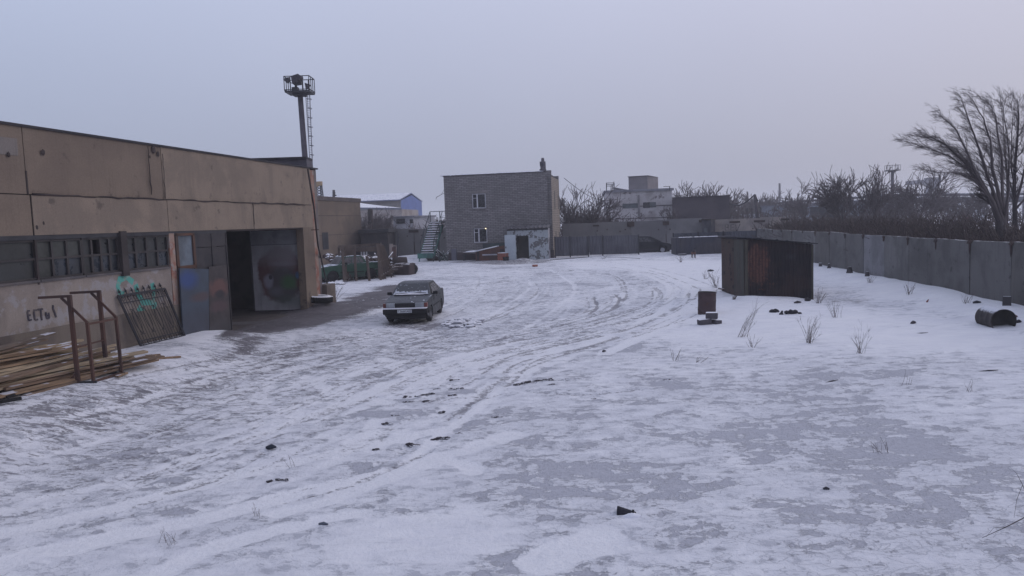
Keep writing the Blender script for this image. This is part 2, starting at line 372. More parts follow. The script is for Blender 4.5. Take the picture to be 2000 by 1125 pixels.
# wide snow-filled wheel tracks
for uv, wd, fl in (([(0, 1098), (180, 1058), (420, 1005), (640, 948), (850, 905)], .36, 1.0), ([(0, 1046), (160, 1005), (330, 965), (560, 905), (860, 838)], .32, .9),
                   ([(780, 728), (880, 700), (1000, 668)], .40, 1.0), ([(820, 745), (940, 706), (1062, 682)], .36, 1.0), ([(1004, 742), (1040, 712), (1086, 682)], .42, 1.0),
                   ([(745, 700), (790, 726), (838, 744)], .34, .9), ([(640, 800), (760, 752), (900, 712)], .34, .8), ([(470, 860), (640, 800), (760, 760)], .3, .8),
                   ([(930, 920), (860, 900), (700, 960), (560, 1000)], .3, .7), ([(600, 735), (650, 760), (760, 785)], .3, .8), ([(1180, 690), (1290, 640), (1345, 590), (1340, 555), (1290, 527)], .38, .8),
                   ([(1230, 640), (1300, 600), (1310, 560), (1260, 535)], .34, .7), ([(660, 960), (820, 905), (1000, 850)], .4, .5), ([(1065, 1095), (1130, 1070), (1175, 1050)], .5, 1.0),
                   ([(300, 1125), (420, 1070), (560, 1030), (700, 1000)], .3, .7)):
    stroke(smooth_path(uv, 8), wd, .016, 0, min(1, fl * 1.15), 0, .2, False)
for uv, dk in (([(1060, 640), (1120, 628), (1180, 610), (1210, 596)], .55), ([(1080, 648), (1160, 632), (1240, 608)], .5), ([(960, 674), (1080, 652), (1200, 632), (1280, 610)], .5), ([(940, 668), (1060, 644), (1150, 620)], .6),
               ([(1150, 612), (1166, 600), (1160, 580)], .6), ([(1195, 604), (1210, 585), (1200, 574)], .6), ([(960, 546), (1060, 533), (1120, 528)], .6), ([(960, 553), (1050, 542), (1120, 534)], .5),
               ([(930, 780), (1010, 765), (1140, 770), (1250, 760)], .4), ([(560, 980), (700, 940), (840, 880)], .4), ([(330, 960), (420, 935), (520, 880)], .4)):
    stroke(smooth_path(uv, 8), .13, .03, dk * 1.25, 0, .02, .6, False); stroke(offset(smooth_path(uv, 8), .30), .10, .02, dk * .8, 0, .015, .6, False)
Z = Z + H * np.where(Y < 70, 1, 0)
Z = Z + .012 * fbm(X * 2.6, Y * 2.6, 3) * sm(75, 55, Y)
def make_ground():
    ny, nx = X.shape
    me = bpy.data.meshes.new('ground'); co = np.stack([X, Y, Z], -1).reshape(-1, 3)
    me.vertices.add(len(co)); me.vertices.foreach_set('co', co.ravel())
    i = np.arange((ny - 1) * (nx - 1)); r = i // (nx - 1); c = i % (nx - 1); a = r * nx + c
    fc = np.stack([a, a + 1, a + nx + 1, a + nx], 1)
    me.loops.add(fc.size); me.loops.foreach_set('vertex_index', fc.ravel()); me.polygons.add(len(fc))
    me.polygons.foreach_set('loop_start', np.arange(len(fc)) * 4)
    me.polygons.foreach_set('use_smooth', np.ones(len(fc), bool)); me.update(calc_edges=True)
    for nm, arr in (('dirt', dirt), ('crust', crust), ('ruts', lines), ('fill', fill), ('snowy', snowy)):
        at = me.attributes.new(nm, 'FLOAT', 'POINT'); at.data.foreach_set('value', arr.astype(np.float32).ravel())
    o = bpy.data.objects.new('ground', me); COL.objects.link(o); o['kind'] = 'structure'
    k = NT('snowy_yard_ground')
    v = k.obj()
    vs = k.obj((1.0, .55, 1), rot=(0, 0, radians(-38)))       # wind and wheel grain, oblique to the yard
    vb = k.obj((.75, 1.25, 1), rot=(0, 0, radians(8)))
    a_d, a_c, a_l, a_f, a_s = (k.attr(q) for q in ('dirt', 'crust', 'ruts', 'fill', 'snowy'))
    # wind-packed crust, thin film and drift: three tones broken up at several scales
    nB = k.noise(v, .30, 4, .6, .4); n1 = k.noise(vb, 1.1, 10, .70, .5); n7 = k.noise(v, 2.3, 4, .6, .3); n2 = k.noise(vb, 3.4, 7, .68, .4); n3 = k.noise(vs, 7.5, 6, .68, .3); n5 = k.noise(v, 22, 4, .7); n0 = k.noise(v, .13, 3, .5)
    drift = k.math('ADD', k.math('MULTIPLY', a_s, .15), k.math('MULTIPLY', a_f, .20))
    B = k.math('SUBTRACT', k.math('MULTIPLY', k.math('SUBTRACT', nB, .5), .42), drift)
    B = k.math('ADD', B, k.math('MULTIPLY', a_c, .055))
    # ice / crust patches
    p1 = k.math('ADD', k.math('ADD', k.math('MULTIPLY', n1, .60), k.math('MULTIPLY', n2, .28)), k.math('MULTIPLY', n3, .12))
    cm = k.ramp(k.math('ADD', p1, B), .562, .585)
    cm = k.math('MULTIPLY', cm, k.ramp(n7, .60, .565))
    # film: ragged cells where the snow is only dusted on
    vo = k.n('ShaderNodeTexVoronoi'); vo.feature = 'DISTANCE_TO_EDGE'; vo.inputs['Scale'].default_value = 5.5
    wv = k.n('ShaderNodeVectorMath'); wv.operation = 'MULTIPLY_ADD'; tcn = k.n('ShaderNodeTexNoise'); tcn.inputs['Scale'].default_value = 3.5; tcn.inputs['Detail'].default_value = 5; k.t.links.new(vb, tcn.inputs['Vector'])
    k.t.links.new(tcn.outputs['Color'], wv.inputs[0]); wv.inputs[1].default_value = (.55, .55, .55); k.t.links.new(vb, wv.inputs[2]); k.t.links.new(wv.outputs[0], vo.inputs['Vector'])
    cell = k.ramp(vo.outputs['Distance'], .005, .06, 1, 0)
    p2 = k.math('ADD', k.math('MULTIPLY', n2, .55), k.math('MULTIPLY', n3, .45))
    fgate = k.ramp(k.math('ADD', k.math('ADD', k.math('MULTIPLY', n1, .5), k.math('MULTIPLY', n2, .5)), k.math('MULTIPLY', k.math('ADD', B, k.math('MULTIPLY', a_d, .06)), 1.1)), .455, .53)
    film = k.math('MAXIMUM', k.math('MULTIPLY', cell, .75), k.ramp(p2, .52, .58)); film = k.math('MULTIPLY', film, fgate)
    snow = k.mix(k.ramp(n1, .32, .68), (.79, .79, .84), (.87, .87, .90))
    veil = k.ramp(k.math('ADD', k.math('MULTIPLY', n2, .6), k.math('MULTIPLY', B, .8)), .20, .36)
    snow = k.mix(k.math('MULTIPLY', veil, .55), snow, (.60, .61, .66))
    col = k.mix(k.math('MULTIPLY', film, .74), snow, (.44, .45, .50))
    crc = k.mix(k.ramp(n5, .35, .7), (.50, .505, .56), (.42, .425, .475))
    col = k.mix(k.math('MULTIPLY', cm, .95), col, crc)
    # snow drifted into the wide wheel tracks
    ff = k.ramp(k.math('ADD', a_f, k.math('MULTIPLY', k.math('SUBTRACT', n3, .5), .8)), .38, .62)
    col = k.mix(k.math('MULTIPLY', ff, .8), col, k.mix(k.ramp(n5, .35, .65), (.78, .78, .82), (.87, .87, .90)))
    # soil: shows where traffic wore the snow, in ragged grains lying along the wheel paths
    vd = k.obj((.55, 1.35, 1), rot=(0, 0, radians(52)))
    g1 = k.noise(vd, 4.2, 8, .72, .7); g2 = k.noise(v, .5, 5, .6, .3); g3 = k.noise(v, 15, 5, .72)
    gr = k.math('ADD', k.math('ADD', k.math('MULTIPLY', g1, .58), k.math('MULTIPLY', g2, .22)), k.math('MULTIPLY', g3, .20))
    aa = k.math('MULTIPLY', a_d, k.math('SUBTRACT', 1, k.math('MULTIPLY', a_s, .9)))
    aa = k.math('MULTIPLY', aa, k.math('SUBTRACT', 1, k.math('MULTIPLY', a_f, .7)))
    th = k.ramp(aa, 0, 1, .655, .36)
    dm = k.ramp(k.math('SUBTRACT', gr, th), 0, .035)
    soil = k.mix(k.ramp(n5, .3, .7), (.105, .09, .098), (.07, .062, .07))
    soil = k.mix(k.ramp(g2, .45, .6), soil, (.125, .11, .12)); soil = k.mix(k.ramp(g1, .56, .7), soil, (.045, .04, .046))
    soil = k.mix(k.math('MULTIPLY', k.ramp(aa, .85, .45), .55), soil, (.25, .24, .27))
    g4 = k.noise(vd, 9.5, 6, .68, .5)
    dash = k.math('ADD', g4, k.math('ADD', k.math('MULTIPLY', k.math('SUBTRACT', aa, .5), .13), k.math('MULTIPLY', k.math('SUBTRACT', n2, .5), .40)))
    dash = k.math('MULTIPLY', k.ramp(dash, .545, .60), k.math('MULTIPLY', k.ramp(aa, .12, .35), .72))
    lm = k.math('MULTIPLY', k.ramp(k.math('ADD', a_l, k.math('ADD', k.math('MULTIPLY', k.math('SUBTRACT', g3, .5), 1.7), k.math('MULTIPLY', k.math('SUBTRACT', n2, .5), 1.1))), .34, .7), .75)
    dm2 = k.math('MAXIMUM', k.math('MULTIPLY', dm, k.ramp(aa, .05, .8, .65, .95)), k.math('MAXIMUM', lm, dash))
    col = k.mix(dm2, col, soil)
    h = k.math('ADD', k.math('MULTIPLY', cm, -.5), k.math('ADD', k.math('MULTIPLY', n2, 1.2), k.math('ADD', k.math('MULTIPLY', n3, .6), k.math('MULTIPLY', n5, .3))))
    h = k.math('ADD', h, k.math('MULTIPLY', k.math('MAXIMUM', dm2, k.math('MULTIPLY', film, .5)), -.5))
    k.bump(h, .7, .05)
    me.materials.append(k.done(col, .75)); return o
GROUND = make_ground()

# ================================================================== long warehouse on the left
# frame: x' along the wall (away from the viewer), y' outwards to the yard is -y' ; origin at the wall line
WA = Vector((-10.70, 16.3, 0)); WDIR = Vector((2.68, 14.81, 0)).normalized(); WANG = atan2(WDIR.y, WDIR.x)
# local x runs along WDIR, local -y points to the yard (right side), +y into the building
wh = thing('warehouse', 'long beige concrete panel warehouse with a strip of dark windows and a wide open gateway', 'warehouse', WA, WANG)
def wl(u):                      # local distance along the wall seen at pixel column u (at camera height)
    d = ray(u, 450); k = d.x / d.y
    y = (WA.x - WDIR.x / WDIR.y * WA.y) / (k - WDIR.x / WDIR.y); return (y - WA.y) / WDIR.y
def wz(u, v):                   # height on the wall plane at pixel u,v
    y = WA.y + wl(u) * WDIR.y; return PY(u, v, y).z
def wp(u, v, out_=0):           # local point on the wall plane
    return Vector((wl(u), -out_, wz(u, v)))
TOP = 5.8; LIN = 3.32; SILL = 2.38; PL = 1.27
S0 = -14.0; S1 = wl(625)        # extents of the wall
sW = wl(333); sG0 = wl(440); sG1 = wl(592)
beige = worn('beige_render', (.178, .138, .108), (.145, .112, .090), (.105, .083, .070), scale=.45, lo=.4, hi=.62, streak=.30, s3=1.3, t3=.64, bs=22, bump=.2)
beigeL = worn('pale_render', (.225, .178, .140), (.178, .142, .115), (.125, .10, .085), scale=.7, streak=.24, s3=2.1, t3=.65, bs=25)
lowr = worn('low_wall_render', (.255, .218, .195), (.19, .16, .145), (.30, .28, .285), scale=.9, lo=.35, hi=.65, streak=.2, s3=1.8, t3=.56, bs=25, bump=.3)
plinthm = worn('plinth_concrete', (.145, .12, .10), (.10, .083, .075), scale=1.3, streak=.3)
tar = worn('roof_felt', (.04, .036, .042), (.025, .025, .03), snow=.0)
seam = worn('dark_seam', (.035, .028, .028), (.06, .045, .045), bump=0)
M['x']=None
def wbox(a, b, z0, z1, mt, nm, out_=0, dep=.3): return MB().bx(a, b, -out_, dep, z0, z1).build(nm, mt, wh)
# upper band panels and middle band panels, separated by visible joints
ZB = wz(200, 385)
jx = [S0, wl(60), wl(325), wl(612)]
for i in range(3):
    wbox(jx[i] + .012, jx[i + 1] - .012, ZB + .012, TOP - .05, (beigeL if i == 2 else beige), 'wall_panel', .0)
mid = [S0, wl(64), wl(328), wl(494), wl(612)]
for i in range(4):
    wbox(mid[i] + .012, mid[i + 1] - .012, LIN + .06 if i < 4 else LIN, ZB - .012, (beigeL if i in (1, 2, 3) else beige), 'wall_panel', .035 if i in (1, 2) else .01)
sd = MB()
sd.bx(S0, wl(612), .03, .28, LIN, TOP - .08)
sd.build('joint_filler', seam, wh)
MB().bx(S0, S1 + .04, -.05, 14, TOP - .05, TOP + .005).build('roof', tar, wh)
MB().bx(S0 + .4, S0 + 1.0, 2, 3, TOP, TOP + .5).build('roof_vent', M['darkmetal'], wh)
pv_ = MB().bx(wl(14), wl(30), .9, 1.3, TOP + .02, TOP + .32).build('roof_vent', M['rustdark'], wh)
# lower wall under the windows with plinth
wbox(S0, sW + .25, PL, SILL, lowr, 'lower_wall', .0)
wbox(S0, sW + .25, -.5, PL, plinthm, 'plinth', .05)
MB().bx(S0, sG0 + .02, -.02, .28, LIN - .04, LIN + .06).build('lintel', M['darkmetal'], wh)
# right pier, orange brick corner and end block
wbox(sG1, S1 - .62, .0, LIN + .06, beige, 'pier', .0)
MB().bx(sG0, sG1, -.0, .28, LIN, LIN + .06).build('lintel', M['rustdark'], wh)
brick_o = worn('flaking_orange_brick', (.24, .105, .075), (.27, .19, .155), (.30, .25, .23), scale=1.6, lo=.4, hi=.55, s3=3, t3=.58, bs=30, bump=.4)
MB().bx(S1 - .62, S1 - .30, .0, .3, -.3, TOP - .1).build('brick_corner', brick_o, wh, bevel=.02)
MB().bx(S1 - .30, S1, .04, .3, -.3, TOP - .06).build('brick_corner', worn('grey_brick_corner', (.17, .15, .14), (.12, .10, .10)), wh)
MB().bx(S1 + .02, S1 + .9, -.15, .3, -.3, .95).build('buttress', plinthm, wh)
# inside: dark room
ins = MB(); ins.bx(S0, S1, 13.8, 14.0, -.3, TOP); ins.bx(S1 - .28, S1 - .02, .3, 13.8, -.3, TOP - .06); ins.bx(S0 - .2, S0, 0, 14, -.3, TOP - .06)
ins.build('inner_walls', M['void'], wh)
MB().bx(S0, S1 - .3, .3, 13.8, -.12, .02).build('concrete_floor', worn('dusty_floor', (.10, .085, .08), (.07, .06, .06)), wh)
# windows: four glazed units
winm = worn('window_steel', (.05, .044, .044), (.034, .03, .032), rough=.7)
def glass(name, c, r=.12):
    k = NT(name); v = k.obj(); n = k.noise(v, 1.1, 3, .5); n2 = k.noise(v, 7, 4, .6)
    col = k.mix(k.ramp(n, .35, .65), c, tuple(x * .45 for x in c)); k.b.inputs['Specular IOR Level'].default_value = .5
    return k.done(col, k.ramp(n2, .3, .7, r, r + .4))
gl_d = glass('dusty_dark_glass', (.022, .026, .03), .25); gl_b = glass('bluish_glass', (.035, .045, .062)); gl_g = glass('greenish_dusty_glass', (.036, .040, .038), .4)
segs = [(S0 + 8, wl(67), 5, 0), (wl(69), wl(157), 3, 1), (wl(159), wl(229), 4, 2), (wl(241), wl(326), 4, 0)]
segs.append((S0 + 1, S0 + 7.9, 5, 1))
for a, b, n, kind in segs:
    wn = MB(); t_ = .05
    wn.bx(a, b, .02, .10, SILL, SILL + t_); wn.bx(a, b, .02, .10, LIN - .04 - t_, LIN - .04); wn.bx(a, b, .02, .10, (SILL + LIN) / 2 - .03, (SILL + LIN) / 2 + .02)
    for k_ in range(n + 1):
        x = a + (b - a) * k_ / n; wn.bx(x - .03, x + .03, .015, .105, SILL + t_ + .001, LIN - .04 - t_ - .001)
    fr = wn.build('window', winm, wh)
    gw = MB(); gb_ = MB(); R = random.Random(int(a * 10) + n)
    for k_ in range(n):
        for zz in ((SILL + .05, (SILL + LIN) / 2 - .03), ((SILL + LIN) / 2 + .02, LIN - .09)):
            x0 = a + (b - a) * k_ / n + .03; x1 = a + (b - a) * (k_ + 1) / n - .03
            q = R.random()
            if kind == 2 and k_ == 1 and zz[0] > 2.7: continue       # missing pane
            MB().bx(x0, x1, .06, .066, *zz).build('pane', gl_b if q < .35 else (gl_g if kind == 1 else gl_d), fr)
    MB().bx(a, b, -.045, .10, SILL - .05, SILL).build('sill', worn('sill_' + str(int(a)), (.12, .105, .105), (.08, .075, .08), snow=.25), fr)
# pillar strips between windows
MB().bx(wl(64.5), wl(68), -.015, .28, SILL - .1, ZB).build('joint_strip', seam, wh)
MB().bx(wl(229), wl(241), -.09, .28, SILL - .12, LIN + .10).build('window_post', worn('post_paint', (.05, .042, .042)), wh)
MB().bx(wl(328), wl(338), -.02, .28, -.3, LIN).build('window_post', brick_o, wh)
MB().bx(wl(59), wl(62), -.012, .0, ZB, TOP - 1.0).build('joint_strip', seam, wh)
# crack lines of the panel joints (raised mortar, broken)
R = random.Random(5)
cr = MB()
pts = []; x = wl(66)
while x < wl(600):
    pts.append((x, -.045 - R.random() * .01, ZB + R.uniform(-.02, .02))); x += R.uniform(.15, .5)
cr.tube(pts, [R.uniform(.006, .026) for _ in pts], 5)
for u0, v0, v1 in ((495, 395, 449), (326, 300, 388), (299, 285, 380)):
    q = [(wl(u0) + R.uniform(-.03, .03), -.04, wz(u0, v0 + (v1 - v0) * k_ / 8)) for k_ in range(9)]; cr.tube(q, [R.uniform(.006, .02) for _ in q], 5)
cr.build('crack', seam, wh)
# small shuttered hatch and stains high on the wall
MB().bx(wl(12), wl(48), -.012, 0, wz(30, 302), wz(30, 268)).build('hatch_patch', worn('hatch_patch', (.17, .15, .14), (.13, .115, .115), streak=.4), wh)
hole = MB()
for u, v, s_ in ((95, 297, .06), (28, 302, .05), (84, 436, .04), (70, 444, .05), (302, 306, .04), (310, 292, .10), (318, 300, .06)):
    c = wp(u, v); MB().rock((c.x, -.03, c.z), s_, int(u), (1, .3, 1.3), 1).build('chip', seam, wh)
# painted letters
ink = worn('black_paint', (.045, .04, .055), (.09, .075, .08), bs=50, scale=6, lo=.45, hi=.6)
def strokes(nm, segs_, mt, wdt=.035, out_=.056, parent=None, jit=0):
    b = MB(); R = random.Random(9)
    for (u0, v0, u1, v1) in segs_:
        a = wp(u0, v0); c = wp(u1, v1)
        b.bar((a.x, -out_, a.z), (c.x, -out_, c.z), .008 + R.random() * .002, wdt, up=(0, 0, 1)) if abs(a.z - c.z) < abs(a.x - c.x) else b.bar((a.x, -out_, a.z), (c.x, -out_, c.z), wdt, .008 + R.random() * .002, up=(0, 1, 0))
    return b.build(nm, mt, wh)
o = strokes('painted_lettering', [(38.5, 609, 39.5, 626), (38.5, 608, 43, 607.5), (39.5, 616, 44, 616), (39.5, 626, 45.5, 625), (51, 609, 52, 625), (51, 606.5, 57, 606), (52, 625, 58, 624.5), (59, 605, 69.5, 604), (65, 606, 65.5, 626), (74.5, 610, 75.5, 622), (80, 611, 80.5, 622), (75, 617, 80, 616.5), (75, 622, 81, 621.5),
    (89, 600, 93, 615), (90, 596, 90, 606), (91, 606, 94, 620)], ink, .04, .012)
o['label'] = 'black painted letters on the pale lower wall'
mint = worn('mint_spray_paint', (.09, .30, .26), (.26, .27, .24), scale=3.5, lo=.52, hi=.72, bs=20)
def ribbon(nm, uv, wd, mt, out_):
    b = MB(); P = [wp(u, v) for u, v in uv]; vs = []
    for i, p in enumerate(P):
        d = (P[min(i + 1, len(P) - 1)] - P[max(i - 1, 0)]); d.y = 0; d.normalize(); n_ = Vector((-d.z, 0, d.x)) * wd / 2 * (.8 + .4 * random.Random(i).random())
        vs += [Vector((p.x, -out_, p.z)) + n_, Vector((p.x, -out_, p.z)) - n_]
    b.add(vs, [(2 * i, 2 * i + 1, 2 * i + 3, 2 * i + 2) for i in range(len(P) - 1)]); return b.build(nm, mt, wh)
ribbon('sprayed_graffiti', [(252, 552), (240, 542), (226, 546), (221, 560), (224, 572), (232, 576)], .16, mint, .004)
ribbon('sprayed_graffiti', [(256, 556), (260, 575), (268, 590), (288, 592), (291, 570), (289, 553)], .17, mint, .006)
ribbon('sprayed_graffiti', [(290, 590), (289, 605), (284, 622), (270, 615), (258, 600)], .20, mint, .008)
# left infill of the gateway: post, glazed light, dark fixed leaf
fx = MB(); fx.bx(wl(340), wl(345), -.03, .2, -.2, LIN); fx.bx(wl(374), wl(378), -.03, .2, SILL - .2, LIN); fx.bx(wl(340), wl(378), -.03, .2, LIN - .08, LIN - .005); fx.bx(wl(340), wl(378), -.03, .2, 2.26, 2.36)
fx.build('gate_frame', worn('rusty_frame', (.10, .05, .035), (.06, .045, .04)), wh)
MB().bx(wl(345), wl(374), .02, .05, 2.36, LIN - .08).build('glazed_light', glass('pale_bluish_plastic', (.16, .20, .25), .35), wh)
leafm = worn('dark_gate_steel', (.042, .038, .042), (.028, .026, .032), (.06, .05, .05), streak=.4, rough=.7)
lf = MB(); lf.bx(wl(378), sG0, .0, .06, .12, 2.85); lf.bx(wl(378), sG0, -.012, .05, 2.87, LIN - .005)
for xx in (wl(378), (wl(378) + sG0) / 2, sG0 - .05): lf.bx(xx, xx + .05, -.03, .0, .12, LIN - .05)
lf.build('gate_leaf', leafm, wh)
# folded inward leaf with faded sprayed picture: built square to the wall at the far jamb
def gate_paint():
    k = NT('graffiti_steel'); v = k.obj(); n = k.noise(v, 2.2, 5, .6); n2 = k.noise(v, .9, 5, .6); n3 = k.noise(k.obj((4, 4, .4)), 1.5, 4, .6)
    col = k.mix(k.ramp(n2, .4, .62), (.46, .46, .50), (.32, .31, .34)); col = k.mix(k.math('MULTIPLY', k.ramp(n3, .5, .7), .35), col, (.13, .135, .15))
    for c, r, cc, am, so in (((1.15, 0, 1.55), (.98, 9, 1.15), (.125, .055, .06), .97, .12), ((1.25, 0, 1.15), (.70, 9, .80), (.085, .08, .09), .95, .25), ((1.5, 0, 1.2), (.42, 9, .32), (.06, .14, .06), .95, .5), ((.62, 0, 1.25), (.22, 9, .30), (.34, .34, .42), .8, .4),
                             ((.72, 0, 1.42), (.08, 9, .10), (.03, .03, .04), .9, .3), ((1.86, 0, 1.48), (.10, 9, .16), (.08, .16, .32), .9, .5), ((1.25, 0, 1.95), (.55, 9, .10), (.27, .25, .29), .6, .7), ((1.95, 0, 1.15), (.2, 9, .2), (.2, .08, .08), .7, .6),
                             ((1.5, 0, .45), (1.0, 9, .30), (.08, .12, .10), .5, .7), ((.9, 0, .85), (.35, 9, .2), (.22, .22, .26), .5, .7), ((1.25, 0, 2.7), (1.3, 9, .9), (.34, .35, .39), .6, .5)):
        col = k.mix(k.math('MULTIPLY', k.blob(v, c, r, so, n, .35), am), col, cc)
    k.bump(n, .15); return k.done(col, .6)
gl0 = Vector((-10.45, 30.62, 0)); gl1 = Vector((-8.30, 30.40, 0)); ga = atan2(gl1.y - gl0.y, gl1.x - gl0.x); gw_ = (gl1 - gl0).length
gm = Matrix.Translation(gl0) @ Matrix.Rotation(ga, 4, 'Z')
leaf = bpy.data.objects.new('gate_leaf', None)
g = MB(); g.bx(0, gw_, 0, .05, .03, 2.72)
wi = wmat(wh).inverted()
def inwh(b, nm, mt, par=wh):
    o = b.build(nm, mt); o.location = (0, 0, 0); return o
SC = 1
def frame_part(b, Mx, parent, nm, mt, **kw):     # geometry given in frame Mx, parented to `parent`, keeps own local coordinates
    o = b.build(nm, mt, parent, **kw); o.matrix_basis = wmat(parent).inverted() @ Mx; return o
lfp = frame_part(g, gm, wh, 'gate_leaf', gate_paint()); lfp['label'] = 'gate leaf folded inward with faded graffiti'
g = MB(); g.bx(-.02, gw_ + .02, -.03, .045, 2.74, LIN - .02); frame_part(g, gm, wh, 'gate_header', worn('grey_header', (.24, .25, .28), (.16, .16, .18)))
g = MB(); g.bx(-.05, .0, -.05, .08, .03, LIN); g.bx(gw_, gw_ + .05, -.04, .06, .03, 2.72); g.bx(0, gw_, -.025, 0, .03, .09); frame_part(g, gm, wh, 'leaf_frame', leafm)
# back partition inside the opening, and doors hints
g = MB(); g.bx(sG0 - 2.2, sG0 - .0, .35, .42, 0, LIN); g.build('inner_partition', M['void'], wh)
MB().bx(wl(470) + 1.6, wl(470) + 1.75, 2.2, 2.35, 0, LIN + 1).build('inner_post', worn('reddish_post', (.12, .05, .035)), wh)
# roof superstructure behind the parapet
P0 = PY(470, 310, 33); P1 = PY(597, 307, 33)
rs = thing('roof_hut', 'flat dark purple-grey box room showing above the warehouse roof beside the floodlight tower', 'building', (P0.x, 33, 0), radians(3))
L_ = (P1 - P0).length
MB().bx(0, L_, 0, 1.1, 4.5, P0.z - .08).build('wall', worn('purple_grey_panel', (.085, .078, .095), (.065, .06, .075)), rs)
MB().bx(-.1, L_ + .02, -.1, 1.2, P0.z - .08, P0.z).build('roof', tar, rs)
# hanging black cable along the corner
g = MB(); A = PY(601, 330, 30.55); Bp = PY(621, 480, 30.4); Cp = G(646, 578)
pts = [A, A.lerp(Bp, .5) + Vector((.05, -.02, 0)), Bp, Bp.lerp(Cp, .5) + Vector((-.02, 0, 0)), Cp]
g.tube(pts, .035, 6); tag(g.build('cable', M['rustdark']), 'thick dark cable hanging down the warehouse corner to the ground', 'cable')
g = MB(); c_ = PY(611, 449, 30.9); g.bar(c_ + Vector((-.15, 0, 0)), c_ + Vector((.25, -.05, 0)), .03); g.build('wall_bracket', M['rust'], wh, world=True)
# sheets leaning by the gateway
def sheet(name, label, q, mt, th=.04):
    g = MB(); g.quad(*q, th); return tag(g.build(name, mt), label, 'metal sheet')
def WP(u, v, out_): return wmat(wh) @ wp(u, v, out_)
def blue_sheet():
    k = NT('blue_sheet'); v = k.obj(); n = k.noise(v, 1.5, 5, .6)
    col = k.mix(k.ramp(n, .35, .65), (.05, .068, .098), (.038, .046, .066))
    for c, r, cc, am in (((-.1, -.25, 1.65), (.35, .5, .3), (.03, .06, .19), .9), ((0, .3, 1.1), (.4, .6, .15), (.09, .045, .04), .6), ((0, 0, .3), (1, 1, .5), (.05, .05, .07), .5)):
        col = k.mix(k.math('MULTIPLY', k.blob(v, c, r, .5, n, .4), am), col, cc)
    return k.done(col, .6)
def foot(u, out_): p = WP(u - 19, 640, out_); return on(p.x, p.y, -.03)
b0, b1 = foot(350, .16), foot(402, .16); t1, t0 = WP(394, 526, .10), WP(338, 524, .08)
sheet('blue_sheet', 'tall blue painted metal sheet leaning left of the open gateway', (b0, b1, t1, t0), blue_sheet())
def brown_sheet():
    k = NT('graffiti_brown_sheet'); v = k.obj(); n = k.noise(v, 3, 5, .6)
    col = k.mix(k.ramp(n, .35, .65), (.055, .045, .048), (.035, .03, .034))
    for c, r, cc, am in (((0, .1, 1.55), (.5, .6, .3), (.13, .06, .055), .8), ((0, .1, 1.35), (.3, .3, .14), (.02, .02, .03), .9), ((0, 0, 1.0), (.4, .5, .2), (.09, .05, .06), .6), ((0, 0, .2), (1, 1, .4), (.05, .05, .06), .5)):
        col = k.mix(k.math('MULTIPLY', k.blob(v, c, r, .4, n, .5), am), col, cc)
    return k.done(col, .6)
b0, b1 = foot(404, .14), foot(444, .2); t1, t0 = WP(430, 540, .10), WP(396, 540, .08)
t1.z = t0.z = 2.25
sheet('graffiti_sheet', 'narrow brown metal sheet with red graffiti standing between the blue sheet and the dark gateway', (b0, b1, t1, t0), brown_sheet())

# ================================================================== second set-back storage building
a = PZ(612, 386, 5.8); b = PZ(703, 391, 5.8); d = (b - a); d.z = 0; dirv = d.normalized(); ang = atan2(dirv.y, dirv.x)
st = thing('storage_building', 'tall beige plastered building end set back behind the warehouse corner, darker low down at its far end', 'building', (a.x, a.y, 0), ang)
Ls = d.length; S = -12
def darkish():
    k = NT('beige_render_dark_end'); v = k.obj(); n = k.noise(v, .5, 6, .6); n2 = k.noise(v, 1.6, 6, .6)
    col = k.mix(k.ramp(n, .4, .62), (.195, .15, .115), (.155, .12, .095)); n3 = k.noise(k.obj((2, 2, .3)), 1, 5, .6)
    col = k.mix(k.math('MULTIPLY', k.ramp(n3, .5, .7), .25), col, (.13, .105, .1))
    col = k.mix(k.math('MULTIPLY', k.blob(v, (Ls + .5, 0, .6), (5.5, 9, 4.0), .55, n2, .3), .85), col, (.045, .038, .04))  # wall colour turns darker towards the foot of the far end
    k.bump(k.noise(v, 12, 4, .6), .2); return k.done(col, .9)
MB().bx(S, Ls, 0, 12, -.3, 5.62).build('wall', darkish(), st)
MB().bx(S, Ls + .06, -.08, 12.1, 5.62, 5.95).build('parapet', worn('crumbling_parapet', (.075, .062, .062), (.12, .10, .095), snow=.4, scale=3), st)
MB().bx(1.2, 2.3, -.02, 0, 1.6, 3.0).build('window', M['darkmetal'], st)
MB().bx(S, Ls, -.01, 0, 4.35, 4.39).build('joint', seam, st); MB().bx(S, Ls, -.01, 0, 2.75, 2.78).build('joint', seam, st)

